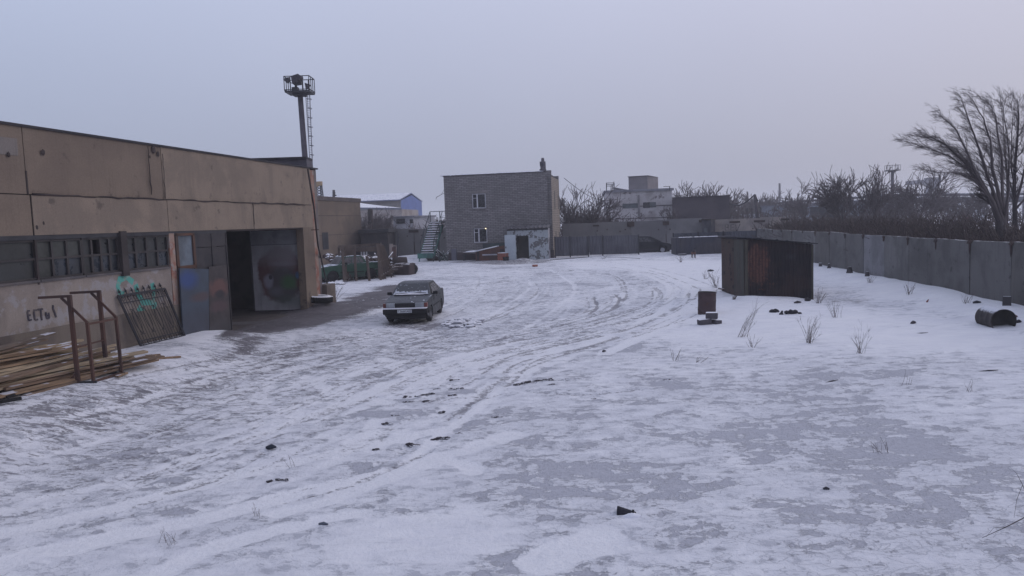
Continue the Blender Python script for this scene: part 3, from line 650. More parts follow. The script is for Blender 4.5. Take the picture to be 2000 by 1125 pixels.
# ================================================================== brick house
HR = radians(-9.1); HO = Vector((-5.3, 62.7, 0)); HW, HD, HT = 8.85, 6.6, 7.22; HG = .25
ho = thing('brick_house', 'two-storey grey brick house with flat roof and brick chimney in the middle distance', 'house', HO, HR)
def brickm(name, c1, c2, mc, rowh=.14, w_=.42, dirt_=.3, warm=False):
    k = NT(name); v = k.obj(); x, y, z = k.sep(v); cmb = k.n('ShaderNodeCombineXYZ'); k.ln(k.math('ADD', x, y), cmb.inputs[0]); k.ln(z, cmb.inputs[1])
    br = k.n('ShaderNodeTexBrick'); k.t.links.new(cmb.outputs[0], br.inputs['Vector']); br.inputs['Scale'].default_value = 1
    br.inputs['Brick Width'].default_value = w_; br.inputs['Row Height'].default_value = rowh; br.inputs['Mortar Size'].default_value = .016; br.inputs['Mortar Smooth'].default_value = .3
    br.inputs['Color1'].default_value = (*c1, 1); br.inputs['Color2'].default_value = (*c2, 1); br.inputs['Mortar'].default_value = (*mc, 1)
    n = k.noise(v, .5, 6, .6); col = k.mix(k.math('MULTIPLY', k.ramp(n, .45, .65), dirt_), br.outputs['Color'], tuple(q * .45 for q in c1))
    n4 = k.noise(v, 9, 3, .6); col = k.mix(.2, col, k.mix(n4, (0, 0, 0), (1, 1, 1)), 'OVERLAY')
    k.bump(br.outputs['Fac'], -.3, .01); return k.done(col, .9)
bm_g = brickm('grey_silicate_brick', (.235, .222, .225), (.165, .155, .16), (.06, .055, .06))
bm_y = brickm('cream_facing_brick', (.33, .285, .245), (.27, .23, .20), (.12, .10, .09), .15)
bm_b = brickm('dark_base_brick', (.085, .065, .07), (.06, .05, .055), (.04, .035, .04))
w1 = MB(); T_ = .35
wins = [(2.31, 3.44, 4.52, 5.72), (2.34, 3.46, 1.72, 2.90)]
# front wall cut round the two windows
xs_ = [0, 2.31, 3.46, HW]
w1.bx(0, 2.31, 0, T_, .95, HT); w1.bx(3.46, HW, 0, T_, .95, HT)
w1.bx(2.31, 3.46, 0, T_, .95, 1.72); w1.bx(2.31, 3.46, 0, T_, 2.90, 4.52); w1.bx(2.31, 3.46, 0, T_, 5.72, HT)
w1.bx(0, T_, T_, HD, .95, HT)
w1.build('front_wall', bm_g, ho)
MB().bx(HW - T_, HW, T_ + .001, HD, .5, HT - .35).build('side_wall', bm_y, ho)
MB().bx(HW - .4, HW, 0, .4, HT - .0, HT + .12).build('parapet', bm_g, ho)
g = MB(); g.bx(HW - T_ - .001, HW + .015, .0, T_, .95, HT - .4); g.build('corner', bm_y, ho)
bw = MB(); bw.bx(-.04, HW + .04, -.04, T_, -.4, .95); bw.bx(HW - T_, HW + .04, T_, HD, -.4, .5); bw.build('base_course', bm_b, ho)
MB().bx(T_, HW, HD - T_, HD, 0, HT).build('back_wall', bm_g, ho)
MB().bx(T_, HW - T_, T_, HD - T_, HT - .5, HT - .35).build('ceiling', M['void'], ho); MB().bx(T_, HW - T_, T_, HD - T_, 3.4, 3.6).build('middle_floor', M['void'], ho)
rf = MB().bx(-.06, HW - .5, -.05, HD, HT, HT + .06).build('roof', tar, ho)
R = random.Random(3); g = MB()
for i in range(14):
    x = .1 + i * .6; g.rock((x + R.uniform(-.1, .1), .1, HT + .06), .35, i, (1, .5, .12 + R.random() * .1), 1)
g.build('snow_edge', M['snowcap'], rf)
cx = 8.18
ch = MB(); ch.bx(cx - .26, cx + .24, .15, .6, HT, HT + .25); ch.bx(cx - .19, cx + .21, .17, .57, HT + .25, HT + .86); ch.bx(cx - .23, cx + .14, .2, .5, HT + .5, HT + .86); ch.lathe([(.13, 0), (.13, .2), (.09, .30)], (cx + .0, .37, HT + .86), 8)
ch.build('chimney', worn('sooty_chimney', (.11, .10, .115), (.045, .042, .055), scale=2.2, lo=.45, hi=.52, kind='Object'), rf)
wfm = worn('old_white_frame', (.50, .50, .54), (.36, .36, .40), bs=60); cream = worn('lintel_concrete', (.20, .18, .18), (.15, .14, .14))
gld = glass('dark_house_glass', (.028, .028, .036), .08)
for (x0, x1, z0, z1) in wins:
    fr = MB(); t_ = .07
    fr.bx(x0, x0 + t_, .08, .18, z0, z1); fr.bx(x1 - t_, x1, .08, .18, z0, z1); fr.bx(x0 + t_, x1 - t_, .08, .18, z0, z0 + t_); fr.bx(x0 + t_, x1 - t_, .08, .18, z1 - t_, z1)
    xm = x0 + .42; fr.bx(xm - .05, xm + .05, .07, .17, z0 + t_, z1 - t_); fr.bx(x0 + t_, xm - .05, .09, .15, z0 + .82, z0 + .86)
    f = fr.build('window', wfm, ho)
    MB().bx(x0 + t_, xm - .05, .12, .125, z0 + t_, z0 + .82).build('pane', gld, f); MB().bx(x0 + t_, xm - .05, .12, .125, z0 + .86, z1 - t_).build('pane', gld, f); MB().bx(xm + .05, x1 - t_, .12, .125, z0 + t_, z1 - t_).build('pane', gld, f)
    MB().bx(x0 - .06, x1 + .06, -.09, .08, z0 - .05, z0).build('sill', worn('sill_snowy', (.20, .19, .2), snow=.5), f)
    MB().bx(x0 - .32, x1 + .18, -.02, 0, z1 + .02, z1 + (.24 if z0 > 4 else .10)).build('lintel', cream if z0 > 4 else bm_g, f)
# small lamp glowing inside the lower window
lm = NT('warm_bulb'); e = lm.n('ShaderNodeEmission'); e.inputs[0].default_value = (1, .78, .5, 1); e.inputs[1].default_value = 3; lm.t.links.new(e.outputs[0], lm.out.inputs[0])
g = MB(); g.rock((3.36, .0, 2.86), .045, 1, sub=1, rough=0); g.build('lamp_bulb', lm.m, ho)
for y0, z0, z1 in ((2.2, 4.25, 5.75), (5.2, 4.3, 5.5), (2.4, 1.2, 2.4), (5.4, 1.2, 2.3)):
    MB().bx(HW + .0, HW + .012, y0, y0 + .5, z0, z1).build('side_window', M['darkmetal'], ho)
g = MB(); g.bar((-.02, .2, 5.9), (-.75, .2, 5.55), .03); g.bar((-.35, .2, 5.72), (0, .2, 6.2), .02); g.bar((-.7, .2, 5.6), (-.75, .2, 5.4), .03); g.bar((0, .2, 3.9), (-.4, .2, 3.9), .03); g.build('wall_bracket', M['darkmetal'], ho)
# annex
def peeling():
    k = NT('peeling_blue_whitewash'); v = k.obj(); n = k.noise(v, 1.5, 6, .62); n2 = k.noise(v, 6, 5, .65)
    x = k.math('ADD', k.math('MULTIPLY', n, .75), k.math('MULTIPLY', n2, .25))
    col = k.mix(k.ramp(x, .49, .53), (.36, .39, .42), (.13, .13, .135)); col = k.mix(k.ramp(n2, .62, .68), col, (.10, .10, .11)); k.bump(x, .4, .03); return k.done(col, .9)
A0, A1 = 5.33, 8.62
an = thing('entrance_annex', 'small whitewashed block annex with peeling paint and wavy asbestos roof against the brick house', 'annex', HO, HR)
g = MB(); g.bx(A0, 6.05, -1.35, -1.15, -.2, 2.72); g.bx(7.05, A1, -1.35, -1.15, -.2, 2.72); g.bx(6.05, 7.05, -1.35, -1.15, 2.2, 2.72); g.build('front_wall', peeling(), an)
g = MB(); g.bx(A0, A0 + .2, -1.15, -.06, -.2, 2.72); g.bx(A1 - .2, A1, -1.15, -.06, -.2, 2.72); g.build('side_wall', worn('pale_side_wall', (.36, .35, .38), (.28, .27, .3)), an)
MB().bx(A1 + .001, A1 + .012, -.8, -.5, 1.0, 2.0).build('slot_window', M['darkmetal'], an)
MB().bx(6.05, 7.05, -.5, -.45, 0, 2.2).build('dark_passage', M['void'], an)
g = MB(); n = 60; vs = []
for i in range(n + 1):
    x = A0 - .1 + (A1 - A0 + .25) * i / n; z = .04 * sin(i / n * 2 * pi * 11)
    vs += [(x, -1.62, 2.80 + z), (x, -.04, 3.0 + z), (x, -1.62, 2.775 + z), (x, -.04, 2.975 + z)]
g.add(vs, [(4 * i + a, 4 * i + b, 4 * i + 4 + b, 4 * i + 4 + a) for i in range(n) for a, b in ((0, 1), (3, 2), (2, 0))])
g.build('wavy_roof', worn('asbestos', (.13, .125, .135), (.09, .085, .095), snow=.25), an)
g = MB(); g.bx(A0, A1, -1.4, -1.35, 2.62, 2.74); g.build('roof_beam', M['darkmetal'], an)
dr = MB(); Mx = Matrix.Translation((6.02, -1.42, 0)) @ Matrix.Rotation(radians(198), 4, 'Z'); dr.bx(0, .88, -.03, .03, .32, 2.30); dr.xf(Mx)
dd = dr.build('door', worn('pale_blue_door', (.43, .48, .52), (.38, .43, .48), bs=10, fine=.05), an, bevel=.01); h_ = MB().bx(.78, .84, .03, .09, 1.25, 1.4); h_.xf(Mx); h_.build('handle', M['darkmetal'], dd)

# things in front of the house (house frame helper)
def hp(x, y, z=None):
    p = HO + Matrix.Rotation(HR, 3, 'Z') @ Vector((x, y, 0)); p.z = gh(p.x, p.y) if z is None else z; return p
wood_r = worn('red_brown_board', (.10, .045, .035), (.06, .035, .032), bs=20, snow=.9, streak=.3)
g0 = hp(1.55, -1.0)
tb = thing('work_table', 'low snow-covered table left of the slanted brown bin below the house window', 'table', g0, HR)
MB().bx(0, 1.7, 0, .8, .62, .68).build('tabletop', worn('snowy_top', (.14, .10, .10), snow=1.0), tb)
for x in (.05, 1.6):
    for y in (.05, .7): MB().bx(x, x + .07, y, y + .07, -.1, .62).build('leg', M['darkmetal'], tb)
MB().rock((.9, .4, .70), .75, 4, (1.05, .5, .16), 2, .2).build('snow_load', M['snowcap'], tb)
bn = thing('wooden_bin', 'slanted dark brown wooden bin with snow on its sloping lid beside the low table', 'bin', hp(2.75, -1.5), HR)
g = MB(); g.prism([(0, -.1), (2.55, -.1), (2.55, 1.22), (0, .72)], 0, .9); g.build('body', wood_r, bn)
g = MB(); g.quad((-.08, -.08, .73), (1.75, -.08, 1.09), (1.75, 1.0, 1.09), (-.08, 1.0, .73), .08); g.build('snow_lid', M['snowcap'], bn)
g = MB(); g.bx(.55, 1.75, -.05, -.002, .42, .52); g.build('pale_slat', worn('pale_slat', (.42, .42, .48)), bn)
g = MB(); g.bx(2.0, 2.3, -.04, -.002, .0, .9); g.bx(.1, .3, -.04, -.002, .0, .75); g.build('brace', M['rustdark'], bn)
MB().bx(.4, 2.7, 1.0, 1.35, .5, 1.35).build('green_back_board', worn('green_board', (.04, .055, .055), (.03, .035, .04)), bn)
cr_ = thing('brick_stack', 'low stack of orange-red bricks dusted with snow by the open white door', 'brick stack', hp(4.55, -1.75), HR)
g = MB(); R = random.Random(2)
for iz in range(6):
    for ix in range(4):
        g.bx(ix * .22 + (.03 if iz % 2 else 0) + .003, ix * .22 + .21 + (.03 if iz % 2 else 0), R.uniform(0, .03), .42, -.06 + iz * .105, .035 + iz * .105)
g.build('bricks', worn('orange_brick', (.28, .10, .07), (.20, .085, .065), bs=15), cr_); MB().rock((.46, .22, .58), .45, 2, (1.05, .5, .12), 2, .2).build('snow_load', M['snowcap'], cr_)
g = MB(); c0 = hp(5.35, -2.4); g.lathe([(0, 0), (.2, 0), (.26, .3), (.24, .3), (.19, .02)], c0, 14); tag(g.build('bucket', M['black']), 'black bucket under the open white door of the annex', 'bucket')
g = MB(); c0 = G(1045, 521); g.box(c0 + Vector((0, 0, .08)), (.35, .15, .14), Matrix.Rotation(.3, 3, 'Z')); tag(g.build('loose_brick', worn('orange_brick2', (.30, .12, .09), snow=.4), bevel=.01), 'single orange brick lying on the snow heap before the annex', 'brick')
g0 = hp(.45, -.25); g = MB(); g.bx(0, .42, 0, .35, -.1, .95); g.xf(Matrix.Translation(g0) @ Matrix.Rotation(HR, 4, 'Z')); tag(g.build('meter_box', worn('grey_box', (.12, .12, .15), (.09, .09, .11)), bevel=.02), 'grey metal cabinet standing at the left foot of the brick house', 'cabinet')

# green stairway
sg = worn('faded_green_paint', (.06, .16, .14), (.05, .10, .095), (.07, .06, .06), bs=20, s3=3); tread = worn('snowy_tread', (.09, .10, .105), snow=1.0)
sc = thing('green_stairway', 'steep green metal stairway with handrail climbing the left side of the brick house', 'stairway', hp(0, 0, 0), HR)
n = 14; z0s = .95; z1s = 3.45; ya, yb = -.6, 2.6
for i in range(n):
    z = z0s + (z1s - z0s) * i / (n - 1); y = ya + (yb - ya) * i / (n - 1)
    td = MB().bx(-2.05, -.95, y, y + .25, z, z + .04).build('tread', tread, sc); MB().bx(-2.04, -.96 - .25 * ((i * 7) % 3) / 2, y - .01, y + .24, z + .042, z + .10).build('snow_strip', M['snowcap'], td)
g = MB(); g.prism([(ya - .2, z0s - .42), (ya - .2, z0s - .12), (yb, z1s - .14), (yb + .4, z1s - .14), (yb + .4, z1s - .3), (yb, z1s - .44)], -2.12, -2.06, 'yz'); g.prism([(ya - .2, z0s - .42), (ya - .2, z0s - .12), (yb, z1s - .14), (yb + .4, z1s - .14), (yb + .4, z1s - .3), (yb, z1s - .44)], -.94, -.88, 'yz'); g.build('stringer', sg, sc)
g = MB(); g.bx(-2.25, -.95, ya - .3, ya - .24, .60, 1.02)
for i in range(n - 1):
    z = z0s + (z1s - z0s) * i / (n - 1); y = ya + (yb - ya) * i / (n - 1); g.bx(-2.04, -.96, y + .34, y + .36, z - .02, z + .08)
g.build('riser_plate', sg, sc)
MB().bx(-2.1, -.05, yb + .3, yb + 1.5, z1s, z1s + .06).build('landing', worn('landing', (.06, .075, .08)), sc)
g = MB(); top = z1s + 1.0
for x in (-2.05, -.95):
    g.tube([(x, ya, z0s + .9), (x, yb + .3, top)], .03, 6)
    for i in range(0, n, 4): z = z0s + (z1s - z0s) * i / (n - 1); y = ya + (yb - ya) * i / (n - 1); g.tube([(x, y + .1, z), (x, y + .1, z + .92)], .022, 6)
for x in (-2.05, -1.2, -.5): g.tube([(x, yb + .35, z1s), (x, yb + .35, top)], .035, 6)
g.tube([(-2.05, yb + .35, top), (-.2, yb + .35, top)], .03, 6); g.tube([(-2.05, yb + .35, z1s + .1), (-.2, yb + .35, z1s + .12)], .02, 6)
g.build('handrail', worn('dark_green_rail', (.045, .065, .07)), sc)
for x, y, zt in ((-2.15, ya - .2, .7), (-.95, ya - .2, .7), (-.3, ya - .8, 1.0), (-2.05, yb + .4, z1s), (-.4, yb + .4, z1s), (-.92, 1.0, 2.0)):
    MB().tube([(x, y, gh(*hp(x, y).xy) - .1), (x + .05, y, zt)], .045, 6).build('leg', sg if x < -1 else M['darkmetal'], sc)
g = MB(); c0 = hp(-1.2, .6); g.rock(c0 + Vector((0, 0, .3)), .62, 3, (1.3, .7, .75), 2, .4); tag(g.build('scrap_heap', M['rustdark']), 'dark scrap bundle heaped under the green stairway', 'scrap')
g = MB(); c0 = hp(-.1, -.8)
for i in range(16): R = random.Random(i); a_ = R.uniform(0, 6); g.tube([c0 + Vector((R.uniform(-.4, .4), R.uniform(-.2, .2), R.uniform(0, .3))), c0 + Vector((R.uniform(-.6, .6), R.uniform(-.3, .3), R.uniform(.3, 1.0)))], .035, 5)
tag(g.build('metal_offcuts', worn('green_offcut', (.045, .07, .065), snow=.6)), 'tangle of greenish pipe offcuts beside the foot of the green stairway', 'scrap')

# ================================================================== fences, gates and yard edge
conc = [worn('fence_concrete_%d' % i, c, tuple(x * .72 for x in c), tuple(x * .5 for x in c), scale=.8, streak=.45, s3=2.5, t3=.66, bs=25, bump=.3, snow=.35) for i, c in enumerate(((.118, .114, .114), (.14, .136, .136), (.105, .10, .097), (.18, .178, .19)))]
hk = worn('rust_stain', (.04, .03, .03), (.06, .04, .035))
def FX(y): return 15.06 + .102 * (y - 22.16)
cf = thing('concrete_fence', 'long grey concrete panel fence closing the right side of the yard', 'fence', (0, 0, 0))
y = 13.0; i = 0; R = random.Random(11)
while y < 56:
    y2 = y + 2.47; a = Vector((FX(y), y, 0)); b = Vector((FX(y2), y2, 0)); d = (b - a).normalized()
    T = 2.16 + R.uniform(-.025, .025)
    zb = min(gh(a.x, a.y), gh(b.x, b.y)) - .5
    a2 = a + d * .012; b2 = b - d * .012; n_ = Vector((d.y, -d.x, 0)) * (.16)
    o_ = R.uniform(-.02, .02); ofs = Vector((d.y, -d.x, 0)) * o_
    T2 = T + R.uniform(-.03, .03)
    vs = [a2 + ofs + Vector((0, 0, zb)), b2 + ofs + Vector((0, 0, zb)), b2 + ofs + n_ + Vector((0, 0, zb)), a2 + ofs + n_ + Vector((0, 0, zb)), a2 + ofs + Vector((0, 0, T)), b2 + ofs + Vector((0, 0, T2)), b2 + ofs + n_ + Vector((0, 0, T2)), a2 + ofs + n_ + Vector((0, 0, T))]
    g = MB(); g.add(vs, [(0, 1, 5, 4), (2, 3, 7, 6), (1, 2, 6, 5), (3, 0, 4, 7), (4, 5, 6, 7), (3, 2, 1, 0)])
    mt = conc[3] if i in (8,) else conc[R.choice((0, 0, 1, 2))]
    pn = g.build('panel', mt, cf)
    c = b + Vector((0, 0, T)); L_ = R.uniform(.1, .5); g = MB()
    out_ = Vector((-d.y, d.x, 0))
    g.rock(c + out_ * .02 + Vector((0, 0, -L_ * .5)), .06, i, (.5, 1.0, L_ * 9), 1, .5); g.rock(c + out_ * .02 + Vector((0, 0, -.06)), .10, i + 3, (.4, 1.4, .8), 1, .6)
    g.build('joint_hook', hk, cf)
    y = y2; i += 1
# footing stumps
ftm = worn('footing', (.06, .055, .06), (.04, .038, .042), snow=.7)
lab = {1605: 'leftmost dark footing stump beside the shed at the concrete fence foot', 1622: 'dark footing stump standing just right of the shed at the fence', 1662: 'snow-capped footing stump on the drift at the third fence panel from the shed', 1697: 'footing stump half hidden by drift between pale and grey fence panels', 1972: 'footing stump at the fence foot just behind the lying barrel'}
for u, v, s_ in ((1605, 522, .20), (1622, 524, .26), (1662, 541, .30), (1697, 546, .22), (1972, 600, .28)):
    # put at the fence foot
    k_ = (u - 1000) / 1480; yy = (15.06 - .102 * 22.16 - .35) / (k_ * 1.0 - .102 + .0); yy = max(18, min(50, yy)); c = on(FX(yy) - .35, yy)
    g = MB(); g.prism([(-s_ * .6, -.2), (s_ * .55, -.2), (s_ * .15, s_ * .9), (-s_ * .12, s_ * 1.0)], -s_ * .4, s_ * .4); g.xf(Matrix.Translation(c) @ Matrix.Rotation(.3 * u, 4, 'Z')); tag(g.build('footing_stump', ftm, bevel=.02), lab[u], 'concrete stump', 'footing stumps along the concrete fence')

# back concrete fences
def back_fence(name, label, A, B, n, T, mts, seed=0, slots=True, drop=()):
    f = thing(name, label, 'fence', (0, 0, 0)); A = Vector(A); B = Vector(B); d = (B - A).normalized(); L_ = (B - A).length; R = random.Random(seed); nn = Vector((d.y, -d.x, 0))
    for i in range(n):
        if i in drop: continue
        a = A + d * (L_ * i / n + .015); b = A + d * (L_ * (i + 1) / n - .015); o_ = nn * R.uniform(-.03, .03); th = -nn * .2; T1 = T + R.uniform(-.06, .05); T2 = T1 + R.uniform(-.03, .03)
        vs = [p + o_ + q + Vector((0, 0, z)) for z in (-.4,) for p, q in ((a, nn * 0), (b, nn * 0), (b, th), (a, th))] + [a + o_ + Vector((0, 0, T1)), b + o_ + Vector((0, 0, T2)), b + o_ + th + Vector((0, 0, T2)), a + o_ + th + Vector((0, 0, T1))]
        g = MB(); g.add(vs, [(0, 1, 5, 4), (2, 3, 7, 6), (1, 2, 6, 5), (3, 0, 4, 7), (4, 5, 6, 7), (3, 2, 1, 0)]); p_ = g.build('panel', mts[R.randrange(len(mts))], f)
        if slots:
            g = MB(); c = b + nn * .06 + Vector((0, 0, T1 - .25)); w_ = R.uniform(.5, 1.0); g.box(c, (w_, .05, R.uniform(.12, .45)), Matrix.Rotation(atan2(d.y, d.x), 3, 'Z'))
            g.build('joint_stain', hk, f)
            MB().box(b + nn * .04 + Vector((0, 0, 1.2)), (.05, .04, 1.2), Matrix.Rotation(atan2(d.y, d.x), 3, 'Z')).build('joint_seam', hk, f)
            for q in range(2): MB().rock(b + nn * .05 + d * R.uniform(-1, 1) + Vector((0, 0, T1 - R.uniform(.6, 1))), .07, q, (1, .6, 1), 1).build('lifting_eye', hk, f)
    return f
cg1 = worn('back_fence_olive', (.15, .145, .145), (.125, .12, .125), scale=.4, streak=.2, snow=.4); cg2 = worn('back_fence_grey', (.165, .162, .168), (.13, .127, .135), scale=.5, streak=.2, snow=.4)
cgd = worn('back_fence_sooty', (.085, .078, .082), (.06, .055, .06), scale=.4, snow=.4)
BL0 = PY(690, 455, 72.6); BL1 = PY(872, 448, 70)
back_fence('concrete_fence', 'sooty grey concrete fence between the storage building and the green stairway', (BL0.x - 1, 72.8, 0), (BL1.x + 1.5, 70, 0), 5, 3.0, [cgd, cg1], 2)
BR0 = PY(1098, 437, 68.5); BR1 = PY(1371, 430, 66)
back_fence('concrete_fence', 'olive-grey concrete fence behind the gates and the parked dark car', (BR0.x, 68.5, 0), (BR1.x, 66, 0), 4, 3.03, [cg1, cg2], 4)
yl = worn('yellowish_fence', (.27, .235, .215), (.20, .18, .175), (.13, .12, .125), scale=.7, streak=.3, s3=2)
Y0 = PY(1389, 430, 66); Y1 = PY(1530, 424, 63)
yf = back_fence('concrete_fence', 'yellowish concrete fence with faded black lettering right of the metal kiosk', (Y0.x, 66, 0), (Y1.x, 62.5, 0), 3, 2.95, [yl], 7)
d = Vector((Y1.x - Y0.x, -3.5, 0)).normalized(); aY = atan2(d.y, d.x)
def font_mesh(txt, size, Mx, mt, name, parent, depth=.006):
    cu = bpy.data.curves.new('t', 'FONT'); cu.body = txt; cu.size = size; cu.extrude = depth; cu.align_x = 'CENTER'
    to = bpy.data.objects.new('t', cu); COL.objects.link(to); dg = bpy.context.evaluated_depsgraph_get(); me = bpy.data.meshes.new_from_object(to.evaluated_get(dg))
    bpy.data.objects.remove(to); me.transform(Mx); me.materials.clear(); me.materials.append(mt); o = bpy.data.objects.new(name, me); COL.objects.link(o)
    if parent is not None: o.parent = parent; me.transform(wmat(parent).inverted())
    me.update(); return o
txp = PY(1431, 444, 64.5)
font_mesh('BEV', .85, Matrix.Translation((txp.x, 64.6, txp.z - .3)) @ Matrix.Rotation(aY, 4, 'Z') @ Matrix.Rotation(pi / 2, 4, 'X'), worn('faded_black_lettering', (.10, .09, .09), (.19, .17, .16), scale=7), 'painted_lettering', yf)
ki = thing('metal_kiosk', 'narrow dark metal booth wedged between the two back fences', 'kiosk', PZ(1372, 460, 2).xy.to_3d(), aY)
ki.location = (PY(1371, 440, 65).x, 65, 0); g = MB(); g.bx(0, .8, 0, 1, 0, 2.9); g.build('body', worn('kiosk_metal', (.07, .07, .08), (.045, .045, .055)), ki); MB().bx(.2, .5, -.03, 0, 1.0, 2.2).build('door', worn('kiosk_door', (.10, .11, .12)), ki); MB().bx(-.05, .85, -.1, 1.1, 2.9, 2.98).build('roof', M['rustdark'], ki)

# corrugated gates
def corr(b, a, c, z0, z1, amp=.03, per=.22, th=.01):
    a = Vector(a); c = Vector(c); d = (c - a); L_ = d.length; d.normalize(); n_ = Vector((d.y, -d.x, 0)); m = max(4, int(L_ / per * 4)); vs = []
    for i in range(m + 1):
        o_ = (0, amp, amp, 0)[i % 4]; p = a + d * (L_ * i / m) + n_ * o_; vs += [(p.x, p.y, z0(i / m) if callable(z0) else z0), (p.x, p.y, z1(i / m) if callable(z1) else z1)]
    return b.add(vs, [(2 * i, 2 * i + 2, 2 * i + 3, 2 * i + 1) for i in range(m)])
zinc = worn('grey_zinc_sheet', (.085, .085, .10), (.06, .06, .074), scale=.6, streak=.35, rough=.6, bump=.1)
ZN2 = worn('blue_grey_sheet', (.075, .08, .10), (.055, .06, .075), streak=.4, rough=.6)
def gate(name, label, u0, u1, Ya, Yb, v0, v1, posts, mt):
    a = PY(u0, 480, Ya); c = PY(u1, 480, Yb); ta = PY(u0, v0, Ya).z; tb_ = PY(u1, v1, Yb).z; t = thing(name, label, 'gate', (a.x, a.y, 0)); ga_ = gh(a.x, a.y)
    g = MB(); corr(g, (a.x, a.y, 0), (c.x, c.y, 0), ga_ + .12, lambda q: ta + (tb_ - ta) * q); g.build('sheet', mt, t, world=True)
    g = MB(); dn = Vector((0, .06, 0))
    for zz in (lambda q: ta + (tb_ - ta) * q - .12, lambda q: ga_ + .25):
        g.bar(Vector((a.x, a.y, zz(0))) + dn, Vector((c.x, c.y, zz(1))) + dn, .05)
    g.build('rail', M['darkmetal'], t, world=True)
    for q in posts:
        p = a.lerp(c, q); g = MB(); g.bar((p.x, p.y - .06, gh(p.x, p.y) - .15), (p.x, p.y - .06, ta + (tb_ - ta) * q + .05), .09); g.build('post', M['darkmetal'], t, world=True)
    return t
gate('metal_gate', 'grey corrugated metal gate section touching the right wall of the brick house', 1084, 1149, 61.4, 60.9, 463, 462, (0, .45, 1), zinc)
gate('metal_gate', 'longer grey corrugated gate section ending beside the parked dark car', 1151, 1247, 60.9, 60.2, 461, 459, (.27, 1), zinc)
gate('metal_fence', 'ribbed blue-grey metal fence behind the snow-topped dark container', 1315, 1480, 60.8, 58.5, 456, 450, (0, .3, .6, .99), ZN2)
g = MB(); p = PY(1319, 480, 60); g.bar((p.x, 60, .1), (p.x + .03, 60, PY(1319, 456, 60).z), .22); tag(g.build('gate_post', ZN2), 'thick ribbed metal post left of the dark container', 'post')
g = MB(); a = G(1075, 508); b = G(1150, 502); g.bar(a, b, .06); c = G(1250, 505); g.bar(G(1180, 502), c, .05); tag(g.build('floor_rail', M['darkmetal']), 'thin steel rail lying in the snow before the gates', 'rail')
# container
ct = thing('metal_container', 'long low black-blue metal container with snow patches on its top edge', 'container', (PY(1320, 480, 57.5).x, 57.5, 0), radians(-3))
Lc = (PY(1420, 480, 57.5) - PY(1320, 480, 57.5)).x + .6; Tc = PY(1350, 463.5, 57.5).z
g = MB(); corr(g, (0, 0, 0), (Lc, 0, 0), -.1, Tc, .025, .3); g.bx(0, Lc, .04, 2.2, -.1, Tc - .02); g.build('body', worn('navy_black_paint', (.028, .03, .045), (.045, .042, .05), scale=.5, streak=.2, rough=.6), ct)
g = MB(); R = random.Random(1)
for x0, x1 in ((.35, 1.25), (1.5, 1.7), (1.9, 3.1)):
    x = x0
    while x < x1: g.rock((x, .15, Tc), .14, int(x * 10), (1.2, 1, .35), 1); x += .13
g.build('snow_patch', M['snowcap'], ct)
# mud-guard plank piece at container foot
g = MB(); p = G(1323, 500); g.box(p + Vector((.3, -.2, .1)), (.6, .3, .1), Matrix.Rotation(.1, 3, 'Z')); tag(g.build('snowy_step', worn('step', (.05, .05, .06), snow=1)), 'small snow-topped step at the left end of the dark container', 'step')

# ================================================================== black shed
SR = radians(6.0); so_ = Vector((8.96, 28.83, 0))
sh = thing('metal_shed', 'black and rusty corrugated metal shed with a sloping roof standing in the snow', 'shed', so_, SR)
def burnt():
    k = NT('burnt_corrugated_steel'); v = k.obj(); n = k.noise(v, 2.2, 6, .65); n2 = k.noise(v, 9, 5, .65); n3 = k.noise(v, 1.0, 4, .6)
    col = k.mix(k.ramp(n3, .4, .65), (.015, .013, .017), (.034, .022, .023))
    m = k.blob(v, (.42, 0, 1.42), (.50, 9, .72), .22, n, .9); rust = k.mix(k.ramp(n2, .38, .60), (.135, .062, .045), (.055, .028, .026))
    x = k.sep(v)[0]; rib = k.math('FRACT', k.math('MULTIPLY', x, 1 / .125)); rb = k.ramp(k.math('ABSOLUTE', k.math('SUBTRACT', rib, .5)), .28, .40)
    rust = k.mix(k.math('MULTIPLY', rb, .75), rust, (.04, .018, .02))
    col = k.mix(k.math('MULTIPLY', m, k.ramp(n2, .3, .45)), col, rust)
    m2 = k.math('MULTIPLY', k.blob(v, (.5, 0, .75), (.75, 9, .45), .5, n, .5), k.ramp(n2, .56, .6)); col = k.mix(m2, col, (.10, .045, .035))
    col = k.mix(k.math('MULTIPLY', k.blob(v, (1.75, 0, 1.62), (.22, 9, .12), .8, n, .2), .3), col, (.06, .06, .07))
    k.bump(n2, .2); return k.done(col, .75)
W_, D_ = 2.64, 2.45
def rz_(q): return 2.38 - .30 * q
g = MB(); corr(g, (0, 0, 0), (W_, 0, 0), -.5, lambda q: rz_(q) - .02, .03, .125); frs = g.build('front_sheet', burnt(), sh)
lm_ = worn('olive_brown_sheet', (.072, .058, .052), (.082, .058, .052), (.04, .034, .036), scale=.9, streak=.35, s3=3, t3=.6)
g = MB(); corr(g, (0, D_, 0), (0, .14, 0), -.5, 2.34, .022, .1); g.build('side_sheet', lm_, sh)
g = MB(); corr(g, (-.03, .14, 0), (-.03, 1.15, 0), -.5, 2.33, .02, .08); g.build('side_sheet', worn('olive_sheet', (.075, .075, .068), (.065, .06, .056), streak=.3), sh)
g = MB(); corr(g, (W_, 0, 0), (W_, D_, 0), -.5, 2.05, .022, .125); corr(g, (W_, D_, 0), (0, D_, 0), -.5, lambda q: rz_(1 - q) - .02, .02, .125); g.build('rear_sheet', lm_, sh)
g = MB(); g.bx(-.035, .05, -.035, .06, -.4, 2.33); g.bx(W_ - .05, W_ + .03, -.03, .05, -.6, 2.04); g.build('corner_post', worn('post_olive', (.06, .055, .045)), sh)
